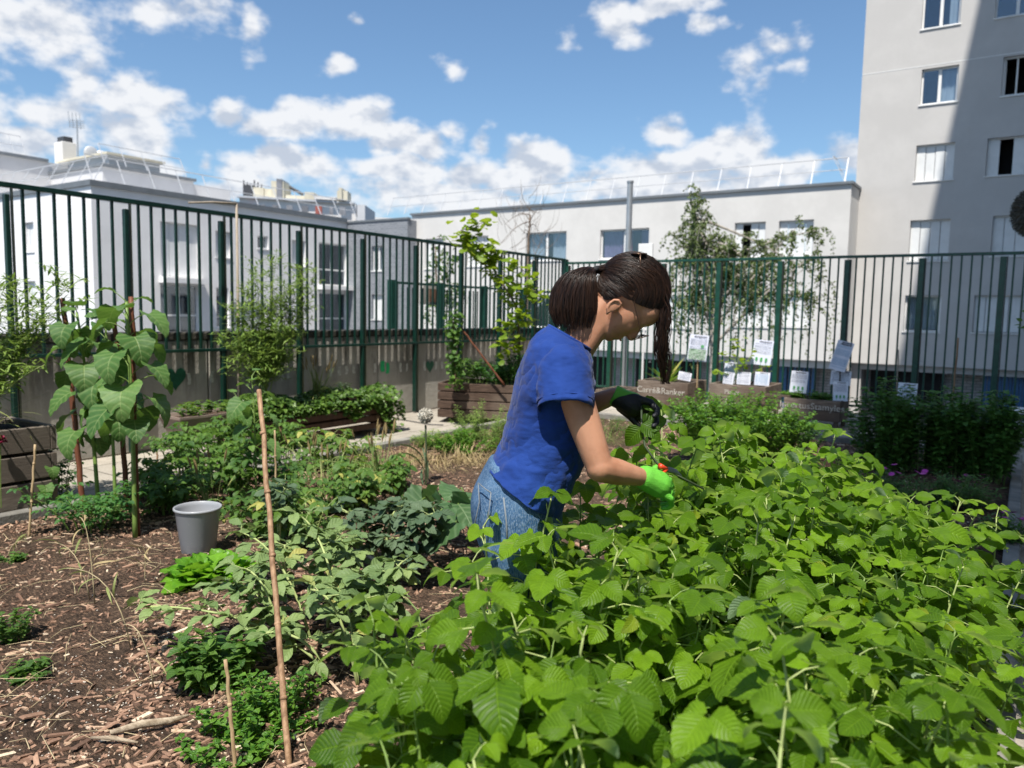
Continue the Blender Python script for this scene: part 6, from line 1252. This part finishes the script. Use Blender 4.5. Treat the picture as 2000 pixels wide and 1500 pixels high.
# sleeves
def sleeve(m, s0, e0, L, r0, r1, wob_):
    ax = norm(e0-s0); a = norm(np.cross(ax, HFv)); b = np.cross(ax, a); rings = []
    for i in range(13):
        f = i/12; c = s0-ax*.03+ax*(L+.03)*f; r = r0+(r1-r0)*f**.7; r = r*(.55+.45*min(1, f*5)) if f < .2 else r; rings.append((c, a*r, b*r*.92))
    loft(m, rings, 40, fn=lambda i, t: 1+.025*math.sin(t*4+i*.8+wob_)*(i/12)+.012*math.sin(i*1.4+t))
sh_dir = Q(1096, 800, -.185); sleeve(m, Q(1096, 700, -.125), sh_dir, .128, .060, .067, 0)
sleeve(m, Q(1096, 697, .125), Q(1105, 800, .18), .128, .060, .067, 1)
shirt = wbuild(m, 't_shirt', 'blue_cotton')
sd = shirt.modifiers.new('thick', 'SOLIDIFY'); sd.thickness = .0035; sd.offset = 1
sb = shirt.modifiers.new('sub', 'SUBSURF'); sb.levels = 1; sb.render_levels = 1
tx = bpy.data.textures.new('cloth_folds', 'CLOUDS'); tx.noise_scale = .085; tx.noise_depth = 2
dm = shirt.modifiers.new('folds', 'DISPLACE'); dm.texture = tx; dm.strength = .013; dm.mid_level = .5; dm.texture_coords = 'LOCAL'
tx2 = bpy.data.textures.new('cloth_creases', 'MARBLE'); tx2.noise_scale = .06; tx2.turbulence = 9; tx2.marble_type = 'SOFT'
dm2 = shirt.modifiers.new('creases', 'DISPLACE'); dm2.texture = tx2; dm2.strength = .006; dm2.mid_level = .5; dm2.texture_coords = 'LOCAL'
def seam(c0, ax, r, name):
    a = norm(np.cross(ax, HFv)); b = np.cross(ax, a); m = MB(); m.tube([c0+(a*math.cos(t)+b*.92*math.sin(t))*r for t in np.linspace(0, 2*math.pi, 41)], .0016, sides=6, cap=False); wbuild(m, name, 'blue_cotton')
axs = norm(sh_dir-Q(1096, 700, -.125)); seam(Q(1096, 700, -.125)+axs*.112, axs, .0705, 'sleeve_hem')
# hem, sleeve seam, collar
m = MB(); ring0 = R[0]; P = [ring0[0]+ring0[1]*math.cos(t)*1.02+ring0[2]*math.sin(t)*1.02 for t in np.linspace(0, 2*math.pi, 33)]; m.tube(P, .0055, sides=8, cap=False, flat=1.3); wbuild(m, 'collar', 'blue_cotton')
# ---- jeans
def jk(keys, n): return interp_rings(keys, n)
m = MB(); loft(m, jk([(958, 890, 1090, 950, 0, .142), (940, 922, 1098, 985, 0, .152), (921, 965, 1098, 1025, 0, .163), (921, 1010, 1096, 1055, 0, .166), (935, 1060, 1094, 1085, 0, .160)], 16), 48, cap=True)
def leg(w):
    top_ = Q(1015, 1040, w); kn = np.array([*(Q(1030, 1200, w*1.15)[:2]), .50]); an = np.array([*(Q(1000, 1400, w*1.3)[:2]), .10]); rings = []
    for f in np.linspace(0, 1, 9): rings.append((top_+(kn-top_)*f, HRv*(.098-.034*f), HFv*(.088-.024*f)))
    for f in np.linspace(.12, 1, 9): rings.append((kn+(an-kn)*f, HRv*(.064-.018*f), HFv*(.064-.018*f)))
    loft(m, rings, 28, cap=True); return an
an1 = leg(-.085); an2 = leg(.085); jeans = wbuild(m, 'jeans', 'denim'); remesh(jeans, .007, 3)
def surf_line(pts, w, mat, name, r=.0016):
    m = MB(); m.tube([Q(px, py, w_) for px, py, w_ in pts], r, sides=5); wbuild(m, name, mat)
surf_line([(937, 928, -.093), (940, 960, -.118), (932, 998, -.110), (925, 1015, -.09)], 0, 'stitch', 'pocket_seam'); surf_line([(937, 928, -.093), (952, 934, -.128), (962, 938, -.142)], 0, 'stitch', 'pocket_seam'); surf_line([(962, 938, -.142), (958, 975, -.155), (948, 1008, -.150), (925, 1015, -.09)], 0, 'stitch', 'pocket_seam')
surf_line([(985, 945, -.152), (990, 985, -.168), (992, 1030, -.172)], 0, 'stitch', 'side_seam', .0022)
for an in (an1, an2):
    m = MB(); m.ell(an+HRv*.055-UP*.045, .13, .045, .05, A=np.stack([HRv, HFv, UP], 1)); m.box((-.1, -.04, -.02), (.16, .04, 0), M=frameM(an+HRv*.02-UP*.072, HRv, HFv, UP)); m.cap(an-UP*.03, an+UP*.04, .045, .042); wbuild(m, 'shoe', 'shoe')
# ---- hair
rv.seed(410)
HCf, HCu = -6, 18
def Hs(d, k=1.0): return Hd(HCf+d[0]*70*k, HCu+d[1]*68*k, d[2]*53*k)
tie_d = norm([-.86, -.50, 0]); tie = Hd(-84, -34, 0)
hair = MB(); under = MB()
def hpath(d, t):
    if d[0] < -.05: return slerp(d, tie_d, t)
    c = norm([.1*d[0]-.1, .15+1.0*max(0, d[0]), d[2]*1.05]); return norm((1-t)**2*d+2*t*(1-t)*c*1.25+t*t*tie_d)
# hairline directions (front/temple/ear/nape), both sides
line = [(.86, .50, 0), (.84, .48, .22), (.78, .36, .50), (.66, .16, .73), (.42, -.10, .90), (.16, -.26, .96), (-.06, -.42, .95), (-.16, -.82, .72), (-.24, -1.0, .40), (-.26, -1.02, 0)]
def lerp_line(t): k = t*(len(line)-1.001); i = int(k); return norm(np.array(line[i])*(1-(k-i))+np.array(line[i+1])*(k-i))
def slerp(a, b, t): o_ = math.acos(max(-1, min(1, float(a @ b)))); return (a*math.sin((1-t)*o_)+b*math.sin(t*o_))/math.sin(o_) if o_ > 1e-4 else a
lf_ = [-.26, -.24, -.16, -.06, .16, .42, .66, .78, .86]; lu_ = [-1.02, -1.0, -.82, -.42, -.26, -.10, .16, .36, .52]
def in_hair(d, mgn=0.): return d[1] > np.interp(d[0], lf_, lu_)-mgn and not (d[0] < -.1 and d[1] < -.9)
nu_, nv_ = 60, 40; V = []; ok = []
for i in range(nv_+1):
    th_ = math.pi*i/nv_
    for k in range(nu_):
        ph_ = 2*math.pi*k/nu_; d = np.array([math.sin(th_)*math.cos(ph_), math.cos(th_), math.sin(th_)*math.sin(ph_)]); V.append(Hs(d, 1.045)); ok.append(in_hair(d, -.02))
F = [(i*nu_+k, (i+1)*nu_+k, (i+1)*nu_+(k+1) % nu_, i*nu_+(k+1) % nu_) for i in range(nv_) for k in range(nu_)]
under.raw(V, [f for f in F if all(ok[q] for q in f)])
cnt_ = 0
while cnt_ < 3600:
    if R_() < .35: sgn = -1 if R_() < .62 else 1; d = norm(lerp_line(R_())*[1, 1, sgn]+rdir()*.035)
    else:
        d = rdir(); 
        if d[2] > 0 and R_() < .5: d = d*[1, 1, -1]
        if not in_hair(d): continue
    cnt_ += 1; r = min(1, abs(rv.gauss(.32, .28))); k0 = 1.035+.045*R_(); ph_ = RU(0, 6.28); pts = []; side = norm(np.cross(d, tie_d)+1e-6)
    for j in range(12):
        f = j/11; dd = norm((hpath(d, f) if d[0] > .15 else slerp(d, tie_d, f))+side*(.055*math.sin(ph_+f*5)*math.sin(math.pi*f))); pts.append(Hs(dd, k0+.012*math.sin(ph_*3+f*9)+.055*math.sin(math.pi*f)**.7*max(0, min(1, .5+d[1]))))
    pts[-1] = tie+rdir()*5*S1; hair.tube(pts, RU(.0005, .0012), .0006, 4, cap=False, r=r)
# ponytail
tdir0 = norm(-fA*.75-uA*.2+UP*.1)
for i in range(1900):
    o_ = rdir(); w0 = o_*9*S1; e2 = np.array([RU(-1, 1), RU(-1, 1), RU(-1, 1)]); r = min(1, abs(rv.gauss(.42, .3))); Lf = min(1.06, .62+.44*R_()**.6)
    c = [(1161, 533), (1147, 531), (1128, 546), (1120, 574), (1118, 604), (1119, 629)]; spread_ = [4, 15, 33, 45, 47, 38]; ww = [.006, .036, .054, .060, .058, .050]
    pts = []
    for j in range(12):
        t = 5*Lf*j/11; k = min(int(t), 4); f = t-k; cx_ = c[k][0]*(1-f)+c[k+1][0]*f; cy_ = c[k][1]*(1-f)+c[k+1][1]*f; sp_ = spread_[k]*(1-f)+spread_[k+1]*f; sw = ww[k]*(1-f)+ww[k+1]*f
        pts.append(Q(cx_+o_[0]*sp_+e2[0]*1.5*math.sin(t*2+i), cy_+o_[1]*sp_*.45+e2[1]*3.5+e2[2]*2*math.sin(t*3), o_[2]*sw-.022*min(1, t/2)))
    hair.tube(pts, RU(.0006, .0014), .0005, 4, cap=False, r=r)
under.ell(Q(1117, 582, 0), 33*S1, .034, 36*S1, A=np.stack([HRv, HFv, UP], 1)); under.ell(Q(1118, 602, 0), 31*S1, .032, 22*S1, A=np.stack([HRv, HFv, UP], 1)); under.cap(Q(1155, 532, 0), Q(1115, 545, 0), 10*S1, 20*S1)
# hanging front locks
for i in range(170):
    q = R_(); w_ = RU(-.045, .02); sd_ = RU(-1, 1); r = min(1, abs(rv.gauss(.35, .25))); grp = rv.randrange(6); go = [(-9, 0), (-4, 6), (2, -4), (6, 4), (0, 0), (9, -2)][grp]; Lk = [1, .92, .97, 1.0, .85, .95][grp]
    base_ = [(1262-10*q, 520+8*q), (1286, 560), (1297, 600), (1291+go[0]*.6, 650), (1289+go[0]*1.25, 690), (1299+go[0]*1.3*math.cos(grp), 722), (1300+go[0]*.4, 750)]
    pts = []
    for j in range(15):
        t = 5.99*Lk*j/14; k = min(int(t), 5); f = t-k; f = f*f*(3-2*f); px = base_[k][0]*(1-f)+base_[k+1][0]*f; py = base_[k][1]*(1-f)+base_[k+1][1]*f; n_ = 1-.78*max(0, (t-2.5)/3.5)
        pts.append(Q(px+sd_*(6.5*n_+1.5)*(1 if t > 1 else .8)+4*math.sin(t*1.7+grp*1.3)+1.5*math.sin(t*4+i), py, w_*n_+.008*math.sin(t+grp)))
    hair.tube(pts, RU(.0007, .0015), .0004, 4, cap=False, r=r)
for i in range(90):   # flyaways
    d = norm(lerp_line(R_())*[1, 1, rv.choice((-1, 1))]); pts = [Hs(norm(hpath(d, f)+rdir()*.02), 1.10+.08*math.sin(3.1*f)) for f in np.linspace(.1, .8, 8)]; hair.tube(pts, .0004, .0003, 3, cap=False, r=.8)
ho = wbuild(hair, 'hair', 'hair'); uo = wbuild(under, 'hair_base', 'hair_under'); uo.parent = ho; uo.matrix_parent_inverse = Matrix.Translation(-Vector(PO)); 
m = MB(); pts = [tie+(uA*math.cos(t)+wA*math.sin(t))*10.5*S1+fA*2*S1 for t in np.linspace(0, 2*math.pi, 17)]; m.tube(pts, .0075, sides=8, cap=False); wbuild(m, 'hair_tie', 'black_band')
# ---- gloves (five separate fingers each)
def hand(m, wrist, wdir, palmn, size, curls, thumb, spread=.12, pinch=None):
    """wdir: wrist->knuckles; palmn: palm normal (towards palm side)"""
    wdir = norm(wdir); palmn = norm(palmn-wdir*(palmn @ wdir)); sd = np.cross(wdir, palmn)   # sd points to index side
    kn_c = wrist+wdir*size*.52
    for k in range(4):
        o_ = (1.5-k)*.23*size*.5; m.cap(wrist+sd*o_*.55, kn_c+sd*o_*1.15-palmn*.002, size*.085, size*.062)
    for k, Lk in enumerate((.42, .46, .43, .34)):
        o_ = (1.5-k)*.23*size*.5*1.18; p = kn_c+sd*o_; d = norm(wdir+sd*(1.5-k)*spread); a = 0
        for s_, (l_, r_) in enumerate(((.46, .058), (.30, .052), (.24, .046))):
            a = curls[k]*(.75, .95, .8)[s_]; ax = norm(np.cross(d, palmn)); d = rot(d, ax, a) ; palmn2 = rot(palmn, ax, a); q_ = p+d*Lk*size*l_*1.05; m.cap(p, q_, size*r_, size*r_*.9, 10); p = q_; palmn_k = palmn2
            palmn_l = palmn2
            d = norm(d)
            if s_ < 2: pass
        tips.append(p)
    tb = wrist+wdir*size*.12+sd*size*.17; t1 = tb+norm(thumb[0])*size*.22; t2 = t1+norm(thumb[1])*size*.17; t3 = t2+norm(thumb[2])*size*.13
    m.cap(tb, t1, size*.085, size*.062, 10); m.cap(t1, t2, size*.06, size*.053, 10); m.cap(t2, t3, size*.053, size*.045, 10); tips.append(t3)
tips = []
# far (left) glove: wrist at (1190,780), pointing right-down, palm towards the camera/down, fingers curled to a pinch at (1264,838)
m = MB(); wd = norm(HRv*.86-UP*.40-HFv*.12); pn = norm(-HFv*.75-UP*.55-HRv*.1)
hand(m, wr2+wd*.01, wd, pn, .172, (.62, .68, .74, .8), (norm(wd*.8+pn*.5), norm(wd*.9+pn*.35-UP*.2), norm(wd*.8-UP*.5)), .04)
m.cap(wr2+wd*.028, wr2+wd*.055, .032, .036); ca_ = norm(np.cross(wd, UP)); cb_ = np.cross(wd, ca_); loft(m, [(wr2-wd*.006, ca_*.031, cb_*.031), (wr2+wd*.01, ca_*.0315, cb_*.0315), (wr2+wd*.03, ca_*.031, cb_*.031)], 24, cap=True)
gl = MB(); go_ = wbuild(m, 'glove', 'glove_green')
nt = NT('glove_two_tone'); geo = nt.n('ShaderNodeNewGeometry'); dt = nt.n('ShaderNodeVectorMath', {0: nt.n('ShaderNodeVectorMath', {0: nt.n('ShaderNodeTexCoord').outputs['Object'], 1: tuple(PO)}, operation='SUBTRACT').outputs[0], 1: tuple(pn*.85+wd*.40)}, operation='DOT_PRODUCT').outputs['Value']
lev = float((wr2+wd*.075+pn*-.006-PO) @ (pn*.85+wd*.40))-.012; fz = nt.math('ADD', dt, nt.math('MULTIPLY', nt.noise(25, 3), .006)); msk = nt.ramp(fz, lev-.0015, lev+.0015)
setb(nt, nt.mix(msk, (.11, .42, .03), (.006, .007, .010)), .6); nt.bump(nt.noise(300, 3, .6), .3, .002); MATS['glove_two_tone'] = nt.m; go_.data.materials.clear(); go_.data.materials.append(nt.m); remesh(go_, .0028, 3)
m = MB(); c = wr2-wd*.008; a = norm(np.cross(wd, UP)); b_ = np.cross(wd, a); m.tube([c+(a*math.cos(t)+b_*math.sin(t))*.0325 for t in np.linspace(0, 2*math.pi, 25)], .0028, sides=6, cap=False); wbuild(m, 'glove_cuff', 'cuff_blue', go_).matrix_parent_inverse = Matrix.Translation(-Vector(PO))
m = MB(); [m.tube(bez(wr2-wd*.02-UP*.03+HFv*.01*k, wr2-wd*.05-UP*(.05), wr2-wd*.06-UP*(.075+.01*k), 6), .0016, .0008, 5) for k in (-1, 0, 1)]; wbuild(m, 'cuff_straps', 'cuff_blue', go_).matrix_parent_inverse = Matrix.Translation(-Vector(PO))
tipsL = list(tips); tips.clear()
# near (right) glove
m = MB(); wd2 = norm(HRv*.80-UP*.42+HFv*.28); pn2 = norm(HFv*.55-UP*.6-HRv*.35); w0_ = wr_+norm(wr_-elb)*.012
hand(m, w0_, wd2, pn2, .150, (.75, .8, .85, .9), (norm(wd2*.5+UP*.45+HFv*.5), norm(wd2*.9+HFv*.4), norm(wd2+pn2*.5)), .05)
m.cap(w0_-wd2*.002, w0_+wd2*.04, .033, .036); gr_ = wbuild(m, 'glove', 'glove_green'); remesh(gr_, .0028, 3)
m = MB(); ax_ = norm(wr_-elb); c = w0_-ax_*.016; a = norm(np.cross(ax_, UP)); b_ = np.cross(ax_, a); m.tube([c+(a*math.cos(t)+b_*math.sin(t))*.0325 for t in np.linspace(0, 2*math.pi, 25)], .0032, sides=6, cap=False); loft(m, [(c, a*.031, b_*.031), (c+ax_*.03, a*.033, b_*.033)], 24); wbuild(m, 'glove_cuff', 'cuff_blue', gr_).matrix_parent_inverse = Matrix.Translation(-Vector(PO))
tm = text_mesh('glove_lettering', 'erin', .030, 'black_band', frameM(atd(1291, 946, DG-.122), norm(HRv*.55+UP*.80), norm(-HRv*.80+UP*.5), -HFv), None); tm.parent = gr_; tm.matrix_parent_inverse = Matrix.Translation(-Vector(PO))
tipsR = list(tips); tips.clear()
# ---- things the person holds or wears
kc = tipsR[0]; t = thing('secateurs', 'pruning secateurs with red handles held in the near glove', 'secateurs', kc); m = MB(); d1 = norm(HRv*.7-UP*.35+HFv*.4)
b0s = Q(1290, 908, -.03)-kc; m.tube([b0s-d1*.012, b0s, b0s+d1*.016], .0075, .005, 8); m.tube([b0s-d1*.05-UP*.04, b0s-UP*.016, b0s+d1*.016], .0075, .005, 8); m.build('handle', 'red_handle', t, smooth=True); m = MB(); m.tube([b0s+d1*.02, b0s+d1*.05+UP*.004, b0s+d1*.075], 1, radii=[.008, .007, .001], sides=6, flat=.3); m.build('blade', 'steel', t)
rv.seed(430); pz = tipsL[0]; t = thing('cut_raspberry_shoot', 'long raspberry shoot pinched by the far glove above the row', 'raspberry shoot', pz); st = MB(); lf = MB(); B = [Q(1266, 800, .11)-pz, Q(1264, 845, .09)-pz, Q(1268, 880, .07)-pz, Q(1290, 912, .05)-pz, Q(1330, 935, .04)-pz, Q(1380, 960, .03)-pz]
st.tube(B, .0035, .003, 6); 
for p, d, s_ in ((B[1], HRv*-.7-UP*.7, .075), (B[1], HRv*.9+UP*.5, .085), (B[1]+UP*.01, HRv*.6-UP*.3-HFv*.5, .07), (B[0], HRv*.9+UP*.1, .07)): lf.leaf(T_RASP[1], p, norm(d), norm(UP*.6-HFv*.8), s_, R_(), 1)
st.build('stem', 'stem_dark', t, smooth=True); lf.build('leaves', 'raspberry_leaf', t, smooth=True)
def glasses(name, label, cf, cu, tilt, fn, lensm, rimr=.0012, R=.022):
    t = thing(name, label, 'glasses', fn(cf, cu, 0)); o_ = np.array(t.location)
    nrm = norm(fA*math.cos(tilt)+uA*math.sin(tilt)); upv = norm(np.cross(wA, nrm)); upv = upv if upv @ uA > 0 else -upv
    for s_ in (-1, 1):
        c = wA*s_*.032; P = [c+wA*math.cos(q)*R*1.12+upv*math.sin(q)*R-nrm*abs(math.cos(q))*.002 for q in np.linspace(0, 2*math.pi, 29)]; m = MB(); m.tube(P, rimr, sides=6, cap=False); m.build('rim', 'wire', t, smooth=True)
        m = MB(); m.raw([c+wA*math.cos(q)*R*1.1+upv*math.sin(q)*R*.98 for q in np.linspace(0, 2*math.pi, 25)[:-1]], [tuple(range(24))]); m.build('lens', lensm, t)
        m = MB(); m.tube([wA*s_*.057, wA*s_*.062-nrm*.03, wA*s_*.070-nrm*.095+upv*.0, wA*s_*.068-nrm*.125-upv*.012], rimr*1.1, sides=6); m.build('temple', 'wire', t, smooth=True)
    m = MB(); m.tube([-wA*.009, nrm*.003+upv*.004, wA*.009], rimr, sides=6); m.build('bridge', 'wire', t)
glasses('eyeglasses', 'thin wire eyeglasses sliding down the nose of the person', 84, -18, -.25, Hd, 'lens')
glasses('sunglasses', 'dark sunglasses pushed up on top of the head', -66, 60, 2.6, Hd, 'black_band', .0022, .020)
